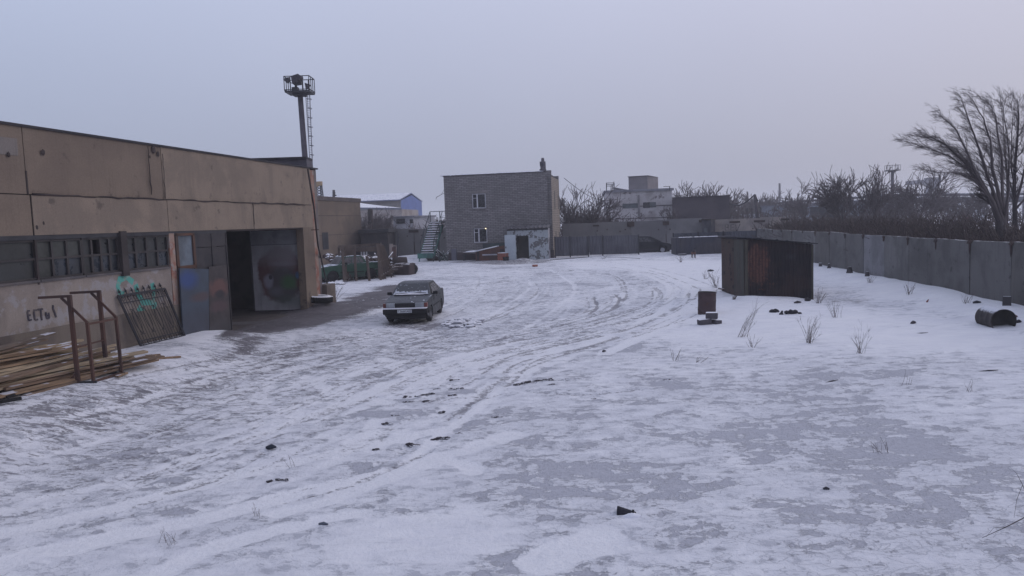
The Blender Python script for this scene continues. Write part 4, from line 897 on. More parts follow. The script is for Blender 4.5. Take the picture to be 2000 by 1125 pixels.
g = MB(); g.add([(-.10, -.12, 2.385), (W_ + .16, -.12, 2.06), (W_ + .16, D_ + .1, 2.06), (-.10, D_ + .1, 2.385)] + [(-.10, -.12, 2.42), (W_ + .16, -.12, 2.095), (W_ + .16, D_ + .1, 2.095), (-.10, D_ + .1, 2.42)], [(3, 2, 1, 0), (4, 5, 6, 7), (0, 1, 5, 4), (1, 2, 6, 5), (2, 3, 7, 6), (3, 0, 4, 7)])
g.build('roof', worn('shed_roof', (.028, .026, .032), (.02, .02, .025), snow=.42), sh)
g = MB(); R = random.Random(8)
for i in range(7): x = R.uniform(.5, 2.6); g.rock((x, R.uniform(-.02, 1), 2.42 - .125 * x + .03), .05, i, (1.4, 1, .5), 1)
g.build('roof_debris', M['darkmetal'], sh)
pl_ = G(1412, 570); g = MB(); g.bar(pl_ + Vector((-.1, .25, .12)), pl_ + Vector((.65, -.5, .05)), .12, .05); tag(g.build('board', worn('snowy_board', (.10, .06, .05), snow=.8)), 'snow-dusted board at the left foot of the metal shed', 'board')

# ================================================================== barrels, bricks, coal
def drum(name, label, loc, rot, r=.292, h=.88, mt=None, open_end=False):
    t = thing(name, label, 'barrel', loc); Mx = Matrix(rot)
    pr = [(r * .98, 0), (r * 1.03, .012), (r * 1.03, .03), (r, .04), (r, h * .31), (r * 1.035, h * .33), (r, h * .35), (r, h * .65), (r * 1.035, h * .67), (r, h * .69), (r, h - .04), (r * 1.03, h - .03), (r * 1.03, h - .012), (r * .98, h)]
    g = MB(); g.lathe(pr, n=40); o = g.build('shell', mt, t, fix=False); o.matrix_basis = Mx
    g = MB(); dz = .02 if not open_end else .35
    g.lathe([(0, h - dz), (r * .96, h - dz), (r * .97, h)], n=40)
    o = g.build('inner_wall' if open_end else 'lid', M['void'] if open_end else mt, t, fix=False); o.matrix_basis = Mx
    g = MB(); g.lathe([(0, .02), (r * .97, .02), (r * .97, 0)], n=40); o = g.build('end_cap', mt, t, fix=False); o.matrix_basis = Mx; return t
b0 = G(1380, 612); rb = worn('brown_barrel', (.058, .036, .040), (.042, .030, .034), (.075, .042, .036), scale=2, s3=4, t3=.63, rough=.7)
drum('rusty_barrel', 'upright rusty brown barrel standing behind the stacked stones', b0 + Vector((0, 0, -.16)), Matrix.Rotation(radians(2), 4, 'Y'), mt=rb, open_end=True)
brm = worn('dark_block', (.075, .068, .078), (.052, .048, .058), (.10, .09, .095), scale=3, snow=.75, bs=20, bump=.5)
c = G(1385, 633)
for k_, (dx, dz, sx, sz, rz, lb) in enumerate(((-.13, .0, .40, .20, .1, 'wide dark stone block at the bottom left of the little stack before the barrel'), (.08, .19, .36, .20, -.25, 'dark stone block lying on top of the little stack before the barrel'), (.22, .02, .24, .14, .5, 'smallest stone of the stack before the barrel, at its right end'))):
    g = MB(); g.box((0, 0, sz / 2), (sx, .25, sz)); g.xf(Matrix.Translation(c + Vector((dx, 0, dz - .03))) @ Matrix.Rotation(rz, 4, 'Z') @ Matrix.Rotation(.08 * (k_ - 1), 4, 'Y'))
    tag(g.build('stone_block', brm, bevel=.035), lb, 'stone', 'stone blocks before the barrel')
# lying barrel
dl = G(1962, 640); pA = G(1906, 636)
ax = Vector((-.13, -1.0, .0)).normalized(); zc = gh(dl.x, dl.y) + .17
R_ = ax.to_track_quat('Z', 'Y').to_matrix().to_4x4()
def lying():
    k = NT('lying_barrel_steel'); v = k.obj(); n = k.noise(v, 4, 6, .65); n2 = k.noise(v, 14, 4, .6)
    col = k.mix(k.ramp(n, .4, .6), (.040, .036, .038), (.062, .052, .05)); up = k.ramp(k.math('ADD', k.nz(), k.math('MULTIPLY', k.math('SUBTRACT', n2, .5), .5)), .55, .82)
    col = k.mix(k.math('MULTIPLY', up, .9), col, (.70, .71, .77)); return k.done(col, .75)
c0 = Vector((dl.x, dl.y, zc)) - ax * .92
t = drum('fallen_barrel', 'black barrel lying on its side half buried in snow near the concrete fence', c0, R_, r=.31, h=.88, mt=lying(), open_end=True)
g = MB(); q = c0 - ax * .02; g.rock(q - ax * .12 + Vector((0, 0, .02)), .13, 3, (1.3, .8, .6), 2, .2); tag(g.build('stone', worn('tan_stone', (.17, .15, .15), snow=.5)), 'pale stone against the closed end of the fallen barrel', 'stone')
# snow drift fill round barrel is the terrain itself
# coal lumps
coal = worn('coal', (.02, .02, .025), (.035, .033, .04), snow=.25)
for lb, cu_, cv_, n_, sp_ in (('small lone heap of black coal lumps before the shed', 1513, 610, 9, .10), ('long low row of black coal lumps before the shed', 1542, 613, 22, .30)):
    c = G(cu_, cv_); g = MB(); R = random.Random(cu_)
    for i in range(n_): g.rock(c + Vector((R.uniform(-sp_, sp_), R.uniform(-.1, .1), R.uniform(0, .08))), R.uniform(.035, .07), i, (1.3, 1, 1), 1, .6)
    tag(g.build('coal_heap', coal), lb, 'coal')
# tractor tyre at warehouse corner
tc_ = G(625, 586); c = Vector((-7.95, 31.0, gh(-7.95, 31.0) + .14)); c = Vector((PY(625, 583, 30.9).x, 30.9, gh(-7.9, 30.9)))
prof = []
for k_ in range(21):
    a_ = -pi * .5 + 2 * pi * k_ / 20; prof.append((.36 + .13 * cos(a_) * (1 if cos(a_) > 0 else .7), .15 + .15 * (abs(sin(a_)) ** .7) * (1 if sin(a_) > 0 else -1)))
g = MB(); g.lathe(prof, (0, 0, 0), 36)
for k_ in range(28):
    a_ = 2 * pi * k_ / 28; g.box((.487 * cos(a_), .487 * sin(a_), .15), (.03, .035, .24), Matrix.Rotation(a_, 3, 'Z') @ Matrix.Rotation(.4, 3, 'X'))
g.xf(Matrix.Translation(c + Vector((0, 0, .02))) @ Matrix.Rotation(.06, 4, 'Y')); tag(g.build('tyre', worn('tyre_rubber', (.018, .018, .02), (.012, .012, .014), snow=.8, kind='Object')), 'old black tyre lying flat at the warehouse corner with snow in it', 'tyre')

# ================================================================== rusty stands, ornate fence panel, planks
rs_ = M['rust']
fs = thing('rusty_stand', 'rust-brown welded steel stand with two gallows arms in front of the timber pile', 'metal stand', G(190, 745))
A1_, A2_, B1_, B2_ = G(153, 748), G(183, 748), G(209, 729), G(238, 731)
d1 = (A2_ - A1_); d1.z = 0; d1n = d1.normalized()
def post(p, h, lean, nm, w_=.065):
    g = MB(); g.bar(p, p + Vector((lean, 0, h)), w_); return g.build(nm, rs_, fs, world=True)
def up(p, h, l=0): return p + Vector((l, 0, h))
lean = -.03
for (T1, S1_) in ((A1_, A2_), (B1_, B2_)):
    post(T1, 1.78, lean, 'tall_post', .07); post(S1_, 1.24, lean, 'short_post', .055)
    tp = up(T1, 1.76, lean); g = MB(); g.bar(tp - d1n * .55, tp + d1n * .03, .05); g.build('arm', rs_, fs, world=True)
    g = MB(); g.bar(tp - d1n * .15 + Vector((0, 0, -.02)), up(S1_, 1.24, lean), .045); g.build('brace', rs_, fs, world=True); g = MB(); g.bar(up(T1, .22), T1 - d1n * .22, .04); g.build('foot_brace', rs_, fs, world=True)
    g = MB(); g.bar(T1 - d1n * .28 + Vector((0, 0, .02)), S1_ + d1n * .06 + Vector((0, 0, .02)), .06, .04); g.build('foot_bar', M['darkmetal'], fs, world=True)
for a_, b_, w_ in ((up(A2_, 1.2, lean), up(B2_, 1.2, lean), .04), (up(A2_, .03), up(B2_, .03), .04), (up(A1_, .72), up(B1_, .72), .03)):
    g = MB(); g.bar(a_, b_, w_); g.build('cross_bar', rs_, fs, world=True)
# ornate wrought panel
of = thing('wrought_fence_panel', 'black wrought-iron fence panel with spear finials leaning tilted against the warehouse wall', 'fence panel', on(-9.4, 19.6))
tl = WP(216, 579, .06); tr = WP(309, 564, .06); br = foot(347, .28); bl = br + (tl - tr) + (Vector((0, 0, 0))); bl = on(*(foot(258, .28)).xy, .0)
br.z += .03
def bil(s, t): return tl.lerp(tr, s).lerp(bl.lerp(br, s), t)
wi_ = worn('black_iron', (.02, .02, .026), (.03, .028, .034), rough=.6)
g = MB()
for a, b, w_ in (((0, 0), (1, 0), .05), ((0, 1), (1, 1), .04), ((0, 0), (0, 1), .05), ((1, 0), (1, 1), .05), ((0, .14), (1, .14), .025), ((0, .9), (1, .9), .025)): g.bar(bil(*a), bil(*b), w_)
g.build('frame', wi_, of, world=True)
g = MB(); N_ = 17
for i in range(1, N_): g.tube([bil(i / N_, 0), bil(i / N_, 1)], .0075, 5)
g.build('bars', wi_, of, world=True)
g = MB()
for i in range(8):
    g = MB(); s = (i + .5) / 8; p = bil(s, 0); u_ = (bil(s, 0) - bil(s, .1)).normalized(); g.tube([p, p + u_ * .07, p + u_ * .10, p + u_ * .13, p + u_ * .2], [.012, .012, .035, .02, .003], 6); q = (tr - tl).normalized(); g.bar(p + u_ * .10 - q * .035, p + u_ * .10 + q * .035, .018); g.build('finial', wi_, of, world=True)
g = MB()
for i in range(8):       # ring ornaments
    for tt, rr in ((.07, .055), (.95, .05)):
        s = (i + .5) / 8; cpt = bil(s, tt); ex = (tr - tl).normalized(); ey = (bil(s, 0) - bil(s, 1)).normalized(); g.tube([cpt + ex * rr * cos(a_ * pi / 6) + ey * rr * sin(a_ * pi / 6) for a_ in range(13)], .009, 4, False)
for s in (.15, .38, .61, .84):
    for sg_ in (-1, 1):
        pts = [bil(s + sg_ * .055 * sin(pi * k_ / 10), .28 + .5 * k_ / 10) for k_ in range(11)]; g.tube(pts, .009, 4, False)
    for tt in (.28, .78): a = bil(s - .05, tt); b = bil(s + .05, tt); g.bar(a, b, .014)
g.build('scrollwork', wi_, of, world=True)
# loose planks
wood = []
for i, c in enumerate(((.40, .28, .175), (.34, .23, .145), (.24, .165, .115), (.46, .36, .245), (.20, .155, .125))):
    k = NT('sawn_wood_%d' % i); v = k.obj((1, 1, 1)); vs_ = k.obj((.6, 9, 9)); n = k.noise(vs_, 2, 5, .6); n2 = k.noise(v, 1.5, 4, .6)
    col = k.mix(k.ramp(n, .35, .68), c, tuple(x * .5 for x in c)); upm = k.math('MULTIPLY', k.ramp(k.nz(), .6, .9), k.ramp(n2, .54, .60)); col = k.mix(upm, col, (.62, .62, .68)); wood.append(k.done(col, .85))
R = random.Random(21); base_c = WA + WDIR * -2.75; per = Vector((WDIR.y, -WDIR.x, 0)); base_c.z = 0
planks = []
def plank(c, ang_, L_, w_, h_, tilt, mt, label='sawn plank lying in the loose timber pile beside the warehouse wall', grp='planks of the timber pile'):
    g = MB(); g.box((0, 0, 0), (L_, w_, h_)); o = g.build('plank', mt); o.matrix_world = Matrix.Translation(c) @ Matrix.Rotation(ang_, 4, 'Z') @ Matrix.Rotation(tilt, 4, 'Y') @ Matrix.Rotation(R.uniform(-.15, .15), 4, 'X'); tag(o, label, 'plank', grp)
for lay in range(11):
    nrow = 11 - lay
    for j in range(nrow):
        out_ = .30 + (j + .5 * lay * .8) * .185 + R.uniform(-.06, .06); al = R.uniform(-.45, .45) + .12 * j - .1
        L_ = R.uniform(2.7, 3.9) * (1 if lay < 6 else .85); c = base_c + WDIR * (1.2 + al) + per * out_; cz = gh(c.x, c.y) + .04 + lay * .078 + R.uniform(0, .02)
        plank(Vector((c.x, c.y, cz)), WANG + R.uniform(-.16, .16) + .02 - .035 * (j - 3), L_, R.choice((.1, .13, .16, .2)), R.choice((.03, .045, .05)), R.uniform(-.05, .05), R.choice(wood))
for (u0, v0), (u1, v1), w_, lb in (((262, 706), (352, 699), .1, 'thin plank lying apart on the snow right of the timber pile'), ((285, 697), (313, 695), .07, 'short thin slat on the snow above the lone plank'), ((228, 738), (247, 731), .08, 'short board at the right foot of the rusty stand')):
    a = G(u0, v0, .03); b = G(u1, v1, .03); g = MB(); g.bar(a, b, w_, .035); tag(g.build('plank', wood[1]), lb, 'plank')
g = MB(); a = G(-4, 790, .04); b = G(42, 783, .05); g.bar(a, b, .12, .05); g.bar(G(14, 782, .06), G(30, 779, .08), .07, .04); tag(g.build('dark_stick', M['black']), 'dark charred sticks lying at the left edge below the timber pile', 'stick')
g = MB(); p = G(-3, 765, .1); g.rock(p, .12, 3, (.6, 1, 1), 2, .1); tag(g.build('blue_canister', worn('blue_plastic', (.015, .03, .16), bump=0, rough=.4)), 'blue plastic canister at the very left edge below the planks', 'canister')

# ================================================================== cars
def paint(name, c, frost=.5, rough=.35):
    k = NT(name); v = k.obj(); n = k.noise(v, 3.2, 6, .65); n2 = k.noise(v, 12, 4, .6); up = k.ramp(k.nz(), .55, .9)
    x = k.math('ADD', k.math('MULTIPLY', n, .7), k.math('MULTIPLY', n2, .3)); zz = k.sep(v)[2]
    col = k.mix(k.math('MULTIPLY', k.ramp(x, .4, .6), .35), c, tuple(q * .6 for q in c))
    col = k.mix(k.math('MULTIPLY', k.ramp(zz, .6, .2), .5), col, (.05, .046, .052))            # road dirt low on the sides
    col = k.mix(k.math('MULTIPLY', up, .22 * min(1, frost * 1.6)), col, (.36, .38, .43))                        # thin frost
    col = k.mix(k.math('MULTIPLY', up, k.ramp(x, .65 - .14 * frost, .70 - .14 * frost)), col, (.66, .68, .75))
    k.b.inputs['Specular IOR Level'].default_value = .3; return k.done(col, k.ramp(x, .3, .7, rough, rough + .35))
def frosted(name, c, amt):
    k = NT(name); v = k.obj(); n = k.noise(v, 6, 6, .7); zz = k.sep(v)[2]
    x = k.math('ADD', n, k.ramp(zz, 1.0, 1.14, .25, -.13)); col = k.mix(k.ramp(x, .62 - amt, .72 - amt), c, (.50, .53, .60)); k.b.inputs['Specular IOR Level'].default_value = .6
    return k.done(col, k.ramp(x, .5, .7, .12, .6))
def make_car(name, label, loc, heading, body_mt, spec, plate=None, frost=.0):
    t = thing(name, label, 'car', loc, heading)
    R = Matrix.Identity(4); hw = spec['hw']
    xf, xr, wr = spec['xf'], spec['xr'], spec['wr']
    lower = spec['zb']
    prof = list(spec['top'])                        # front nose to tail, x descending
    def arch(xc):
        return [(xc + (wr + .06) * cos(a), wr * .98 + (wr + .06) * sin(a)) for a in [radians(-25 + 230 * k / 10) for k in range(11)]]
    poly = prof + [(spec['tail'][0], spec['tail'][1])] + [(xr - wr - .08, lower)] + list(reversed(arch(xr))) + [(xr + wr + .08, lower), (xf - wr - .08, lower)] + list(reversed(arch(xf))) + [(xf + wr + .1, lower)]
    poly = [p for p in poly]
    n = len(poly); vs = []; ys = [-1, -.97, -.5, 0, .5, .97, 1]
    for yy in ys:
        for (x, z) in poly:
            h_ = hw * (1 - .05 * max(0, (x - 1.2)) ** 1.5 - .04 * max(0, (-x - 1.3)) ** 1.5) * (1 - .05 * max(0, z - .62)); crown = .018 * (1 - yy * yy) if z > .6 else 0
            inset = .0 if abs(yy) < 1 else 0
            if abs(yy) == 1: sx = x * .995; sz = z if z < .5 else z - .015
            else: sx, sz = x + .05 * (1 - yy * yy) * (1 if x > 1.8 else (-1 if x < -1.8 else 0)), z + crown
            vs.append((sx, yy * h_, sz))
    fs = [tuple(range(n)), tuple(reversed(range(n * (len(ys) - 1), n * len(ys))))]
    for j in range(len(ys) - 1):
        for i in range(n): fs.append((j * n + i, (j + 1) * n + i, (j + 1) * n + (i + 1) % n, j * n + (i + 1) % n))
    g = MB(); g.add(vs, fs); body = g.build('body', body_mt, t, bevel=.022)
    g = MB(); g.bx(spec['x0'] + .15, spec['x1'] - .2, -hw * .8, hw * .8, lower - .03, .55); g.build('underbody', M['black'], t)
    # cabin
    (wf, wrr, rf_, rr_) = spec['cab']; zb1, zb2, zr = spec['zbelt_f'], spec['zbelt_r'], spec['zroof']; bw_, tw = hw * .93, hw * .72
    lv = [(wf, -bw_, zb1), (wf, bw_, zb1), (wrr, bw_, zb2), (wrr, -bw_, zb2), (rf_, -tw, zr - .03), (rf_, tw, zr - .03), (rr_, tw, zr - .02), (rr_, -tw, zr - .02)]
    m_ = (rf_ + rr_) / 2
    g = MB(); g.add(lv + [(rf_ - .12, -tw * .93, zr), (rf_ - .12, tw * .93, zr), (rr_ + .12, tw * .93, zr + .005), (rr_ + .12, -tw * .93, zr + .005), (m_, tw * .93, zr + .02), (m_, -tw * .93, zr + .02), (m_, tw, zr - .015), (m_, -tw, zr - .015)],
                    [(0, 1, 5, 4), (1, 2, 6, 14, 5), (2, 3, 7, 6), (3, 0, 4, 15, 7), (4, 5, 9, 8), (6, 7, 11, 10), (8, 9, 12, 13), (13, 12, 10, 11), (5, 14, 12, 9), (14, 6, 10, 12), (4, 8, 13, 15), (15, 13, 11, 7), (0, 3, 2, 1)])
    g.build('roof', spec.get('roofmt', body_mt), t, bevel=.025)
    V = [Vector(v) for v in lv]
    def face(a, b, c, d, s0, s1, t0, t1, off=.008):
        def P(s, t_): return V[a].lerp(V[b], s).lerp(V[d].lerp(V[c], s), t_)
        q = [P(s0, t0), P(s1, t0), P(s1, t1), P(s0, t1)]; nn = (q[1] - q[0]).cross(q[3] - q[0]).normalized()
        ctr = sum(q, Vector()) / 4
        if nn.dot(ctr - Vector((m_, 0, 1.0))) < 0: nn = -nn
        return [p + nn * off for p in q]
    gm_ = spec['glass']; fz = frosted(name + '_frosted_glass', (.03, .034, .042), .10 + frost * .06) if frost else gm_
    wsq = face(0, 1, 5, 4, .06, .94, .07, .91, .03); g = MB(); g.quad(*wsq, .004); ws = g.build('windscreen', fz, t)
    g = MB(); g.quad(*face(2, 3, 7, 6, .07, .93, .1, .9, .03), .004); g.build('rear_window', fz, t)
    for (a, b, c, d) in ((1, 2, 6, 5), (0, 3, 7, 4)):
        for s0, s1 in spec['sidewin']:
            g = MB(); g.quad(*face(a, b, c, d, s0, s1, .10, .86, .016), .004); g.build('side_window', gm_, t)
    for sy in (-1, 1):   # wheels
        for xc in (xf, xr):
            wv = bpy.data.objects.new('wheel', None)
            g = MB(); g.lathe([(wr * .6, -.085), (wr * .93, -.085), (wr, -.05), (wr, .05), (wr * .93, .085), (wr * .6, .085)], n=28, axis='y'); g.xf(Matrix.Translation((xc, sy * (hw - .10), wr))); ty = g.build('tyre', M['black'], t, fix=False)
            g = MB(); g.lathe([(0, .03), (wr * .2, .035), (wr * .45, .01), (wr * .62, .055), (wr * .62, -.05)], n=20, axis='y')
            if sy < 0: g.v = [(a, -b, c) for a, b, c in g.v]
            g.xf(Matrix.Translation((xc, sy * (hw - .085), wr))); rim = g.build('rim', spec['rim'], ty, fix=False)
            g = MB(); g.bx(xc - wr, xc + wr, sy * (hw * .8) - .06, sy * (hw * .8) + .06, .15, wr * 2); g.build('wheel_well', M['black'], t)
        mf = V[0 if sy < 0 else 1]
        g = MB(); g.box((wf - .42, sy * (hw + .06), zb1 + .07), (.09, .17, .11)); g.box((wf - .42, sy * (hw - .05), zb1 + .03), (.05, .12, .03)); g.build('mirror', M['black'], t, bevel=.015)
        g = MB(); g.bx(-.2, -.05, sy * hw * .985 - .01, sy * hw * .985 + .012, zb1 - .13, zb1 - .10); g.bx(-1.05, -.9, sy * hw * .985 - .01, sy * hw * .985 + .012, zb1 - .13, zb1 - .10); g.build('door_handle', M['black'], t)
        g = MB(); g.bx(xr + wr + .15, xf - wr - .12, sy * hw * .99 - .008, sy * hw * .99 + .010, .50, .56); g.build('side_moulding', M['black'], t)
        g = MB()
        for xx in (wf - .45, -.22): g.bx(xx - .006, xx + .006, sy * hw * .985 - .002, sy * hw * .985 + .008, .32, zb1 - .03)
        g.build('door_gap', M['black'], t)
    return t, V, wsq
old_glass = glass('car_side_glass', (.10, .095, .10), .15)
rimm = worn('steel_rim', (.36, .36, .40), (.25, .25, .28), rough=.45, metal=.3)
spec1 = dict(hw=.815, xf=1.27, xr=-1.19, wr=.285, zb=.20, x0=-2.1, x1=2.05, top=[(2.03, .34), (2.07, .50), (2.07, .60), (2.03, .76), (1.90, .80), (1.05, .93), (.9, .94), (-1.4, .98), (-1.55, .98), (-2.03, .95), (-2.12, .88), (-2.12, .45)], tail=(-2.05, .32),
             cab=(1.00, -1.62, .30, -.85), zbelt_f=.925, zbelt_r=.965, zroof=1.375, sidewin=((.13, .42), (.45, .74), (.77, .90)), glass=old_glass, rim=rimm)
fw = G(838, 629); rw = G(862, 610); ax_ = (fw - rw).normalized(); hd = atan2(ax_.y, ax_.x)
ctr_side = fw.lerp(rw, .5); nrm = Vector((-sin(hd), cos(hd), 0))
ctr = ctr_side - nrm * .80 if (ctr_side - nrm * .80).x < ctr_side.x else ctr_side + nrm * .80
off_ = (spec1['xf'] + spec1['xr']) / 2; cpos = ctr - Vector((cos(hd), sin(hd), 0)) * off_; cpos.z = gh(cpos.x, cpos.y) + .01
car_paint = paint('dark_green_grey_paint', (.018, .022, .027), .5)
cpos.x += .10
car, V, wsq = make_car('parked_sedan', 'old dark grey boxy sedan dusted with snow, parked facing the viewer in the yard', cpos, hd, car_paint, spec1, frost=1)
car.scale = (.93, .93, .93)
ft = MB(); ft.bx(2.05, 2.155, -.36, .36, .62, .765); ft.build('grille', M['black'], car)
for i in range(4): MB().bx(2.15, 2.162, -.34, .34, .635 + i * .033, .645 + i * .033).build('grille_slat', M['darkmetal'], car)
lampm = glass('headlamp_glass', (.52, .56, .62), .2); amber = glass('amber_lens', (.20, .05, .04), .3)
for sy in (-1, 1):
    a, b = sorted((sy * .37, sy * .68)); MB().bx(2.0, 2.16, a, b, .615, .77).build('headlight', lampm, car, bevel=.012)
    a, b = sorted((sy * .69, sy * .80)); MB().bx(1.92, 2.12, a, b, .615, .77).build('indicator', amber, car, bevel=.012)
bp = MB(); bp.bx(1.95, 2.22, -.80, .80, .38, .575); bp.bx(1.5, 2.0, .74, .83, .38, .575); bp.bx(1.5, 2.0, -.83, -.74, .38, .575); bp.build('bumper', M['black'], car, bevel=.03)
MB().bx(1.97, 2.235, -.79, .79, .572, .612).build('bumper_snow', M['snowcap'], car, bevel=.015)
MB().bx(1.9, 2.10, -.70, .70, .2, .38).build('air_dam', M['black'], car, bevel=.03)
MB().bx(-2.2, -2.0, -.78, .78, .38, .56).build('rear_bumper', M['black'], car, bevel=.03)
pl = MB().bx(2.222, 2.232, -.26, .26, .435, .55).build('number_plate', worn('plate_white', (.50, .52, .56), (.40, .42, .46), bs=40), car)
font_mesh('T366KA02', .112, wmat(car) @ Matrix.Translation((2.234, 0, .455)) @ Matrix.Rotation(pi / 2, 4, 'Z') @ Matrix.Rotation(pi / 2, 4, 'X'), M['black'], 'plate_characters', pl, .001)
g = MB(); q0, q1, q2, q3 = [Vector(p) for p in wsq]
upn = (q3 - q0).normalized(); sd_ = (q1 - q0).normalized(); nn = sd_.cross(upn) * .02
if nn.x < 0: nn = -nn
def W(s, t_): return q0.lerp(q1, s).lerp(q3.lerp(q2, s), t_) + nn
for a, b, c in (((.05, .03), (.28, .09), (.50, .02)), ((.52, .03), (.72, .11), (.95, .05))):
    g = MB(); g.tube([W(*a), W(*b), W(*c)], .013, 5); g.build('wiper', M['black'], car)
# windscreen snow bank
g = MB(); g.rock(((q0 + q1) / 2 + Vector((.04, 0, .01))), .62, 3, (.10, 1.05, .05), 2, .3); g.build('cowl_snow', M['snowcap'], car)
# dark hatchback behind the gate gap
spec2 = dict(hw=.85, xf=1.30, xr=-1.25, wr=.31, zb=.2, x0=-2.1, x1=2.1, top=[(2.05, .34), (2.12, .50), (2.10, .64), (2.0, .76), (1.7, .86), (1.05, .98), (.9, 1.0), (-1.4, 1.04), (-1.9, 1.02), (-2.1, .9), (-2.12, .5)], tail=(-2.05, .32),
             cab=(1.25, -1.75, .35, -1.0), zbelt_f=.98, zbelt_r=1.02, zroof=1.46, sidewin=((.22, .47), (.50, .78)), glass=gld, rim=worn('silver_rim', (.45, .45, .5), rough=.4))
pc = PY(1247, 480, 63.5); pf = PY(1311, 480, 63.5); cx_ = pf.x - 2.1
make_car('parked_hatchback', 'dark blue-black car partly hidden behind the corrugated gate, its nose showing in the gap', (cx_, 63.8, gh(cx_, 63.8) - .12), radians(-4), paint('blue_black_paint', (.008, .009, .016), .1, .5), spec2)
# green derelict car behind the warehouse corner
spec3 = dict(spec1); spec3 = dict(spec3, top=[(2.03, .40), (2.07, .60), (2.07, .80), (2.0, .92), (1.05, 1.0), (.9, 1.02), (-1.4, 1.06), (-2.03, 1.04), (-2.12, .95), (-2.12, .5)], zbelt_f=1.0, zbelt_r=1.04, zroof=1.5, wr=.33, rim=M['black'], cab=(.85, -1.0, .45, -.7))
gp_ = G(628, 551); green = paint('faded_green_paint_car', (.035, .085, .06), 1.3, .6)
make_car('derelict_car', 'derelict green car covered in snow behind the warehouse corner', (gp_.x + 1.4, gp_.y + .9, gp_.z), radians(216), green, spec3)

# ================================================================== dog
dg_ = G(1355, 504)
def dogmat():
    k = NT('dog_coat'); v = k.obj(); x, y, z = k.sep(v); n = k.noise(v, 9, 4, .6)
    zz = k.math('ADD', z, k.math('MULTIPLY', k.math('SUBTRACT', n, .5), .08))
    col = k.mix(k.ramp(zz, .40, .46), (.15, .075, .06), (.045, .042, .05)); col = k.mix(k.ramp(zz, .30, .22), col, (.07, .06, .065)); k.bump(n, .3, .01); return k.done(col, .95)
def skin(name, verts, edges, rad, mt, parent=None, sub=2):
    me = bpy.data.meshes.new(name); me.from_pydata(verts, edges, []); o = bpy.data.objects.new(name, me); COL.objects.link(o)
    m = o.modifiers.new('skin', 'SKIN'); m.use_smooth_shade = True
    for i, r_ in enumerate(rad):
        sv = me.skin_vertices[0].data[i]; sv.radius = (r_, r_) if not isinstance(r_, tuple) else r_; sv.use_root = i == 0
    s_ = o.modifiers.new('sub', 'SUBSURF'); s_.levels = sub; s_.render_levels = sub; me.materials.append(mt)
    if parent is not None: o.parent = parent
    return o
# local: dog faces -y (towards the viewer), z up
dv = [(0, .30, .44), (0, .1, .43), (0, -.14, .43), (0, -.27, .52), (0, -.35, .60), (0, -.44, .585), (0, -.53, .56),
      (.09, .34, .36), (.10, .38, .22), (.10, .42, .13), (.10, .37, .02), (.10, .34, .015), (-.09, .34, .36), (-.10, .38, .22), (-.10, .42, .13), (-.10, .37, .02), (-.10, .34, .015),
      (.08, -.18, .36), (.085, -.17, .22), (.085, -.20, .12), (.085, -.19, .02), (.085, -.23, .015), (-.08, -.18, .36), (-.085, -.17, .22), (-.085, -.20, .12), (-.085, -.19, .02), (-.085, -.23, .015),
      (0, .40, .46), (.1, .50, .42), (.22, .55, .40)]
de = [(0, 1), (1, 2), (2, 3), (3, 4), (4, 5), (5, 6), (0, 7), (7, 8), (8, 9), (9, 10), (10, 11), (0, 12), (12, 13), (13, 14), (14, 15), (15, 16), (2, 17), (17, 18), (18, 19), (19, 20), (20, 21), (2, 22), (22, 23), (23, 24), (24, 25), (25, 26), (0, 27), (27, 28), (28, 29)]
dr_ = [.10, .095, .125, .085, .075, .045, .03] + [.065, .035, .025, .025, .022] * 2 + [.05, .032, .026, .026, .024] * 2 + [.035, .03, .018]
dog = skin('dog', [(a, b, c) for a, b, c in dv], de, dr_, dogmat()); dog.location = dg_; dog.rotation_euler = (0, 0, radians(-8)); tag(dog, 'dark-headed dog with reddish chest standing in the snow in front of the dark container', 'dog')
dog.scale = (1.0, 1.0, 1.0)
for sx in (-1, 1):
    g = MB(); g.add([(sx * .03, -.33, .655), (sx * .07, -.34, .64), (sx * .055, -.31, .64), (sx * .065, -.325, .73)], [(0, 1, 3), (1, 2, 3), (2, 0, 3), (0, 2, 1)]); e = g.build('ear', M['black'], dog)
    g = MB(); g.rock((sx * .032, -.415, .615), .010, 1, sub=1, rough=0); g.build('eye', M['black'], dog)
g = MB(); g.rock((0, -.56, .565), .018, 1, sub=1, rough=0); g.build('nose', M['black'], dog)

# ================================================================== junk area behind the warehouse
lat = worn('grey_brown_timber', (.105, .08, .068), (.07, .052, .047), bs=20, streak=.4, snow=.4)
def lattice(name, label, bl, br, tl, tr, n, wd=.09):
    t = thing(name, label, 'wooden panel', bl); g = MB()
    for i in range(n):
        s = i / (n - 1); R = random.Random(i * 3 + int(bl.x)); a = bl.lerp(br, s); b = tl.lerp(tr, s); g.bar(a + Vector((0, 0, R.uniform(-.15, .12))), b, wd, .025, up=(0, 1, 0))
    g.build('slats', lat, t, world=True); g = MB()
    for q in (.12, .5, .88): g.bar(bl.lerp(tl, q) + Vector((0, .06, 0)), br.lerp(tr, q) + Vector((0, .06, 0)), .05, .08)
    g.build('crossbar', lat, t, world=True); return t
p = lambda u, v, Y: PY(u, v, Y)
lattice('slatted_panel', 'tall grey slatted timber panel at the pergola end nearest the warehouse', p(673, 548, 45), p(697, 542, 46.5), p(668, 479, 46), p(690, 480, 47), 8, .17)
lattice('slatted_panel', 'narrow slatted timber panel at the pergola end beside the rusty tank', p(744, 549, 45.5), p(768, 532, 47.5), p(737, 476, 46), p(747, 479, 47), 7, .15)
wf_ = thing('timber_pergola', 'old timber pergola with a long top beam over snowy scrap', 'frame', p(715, 545, 46.5))
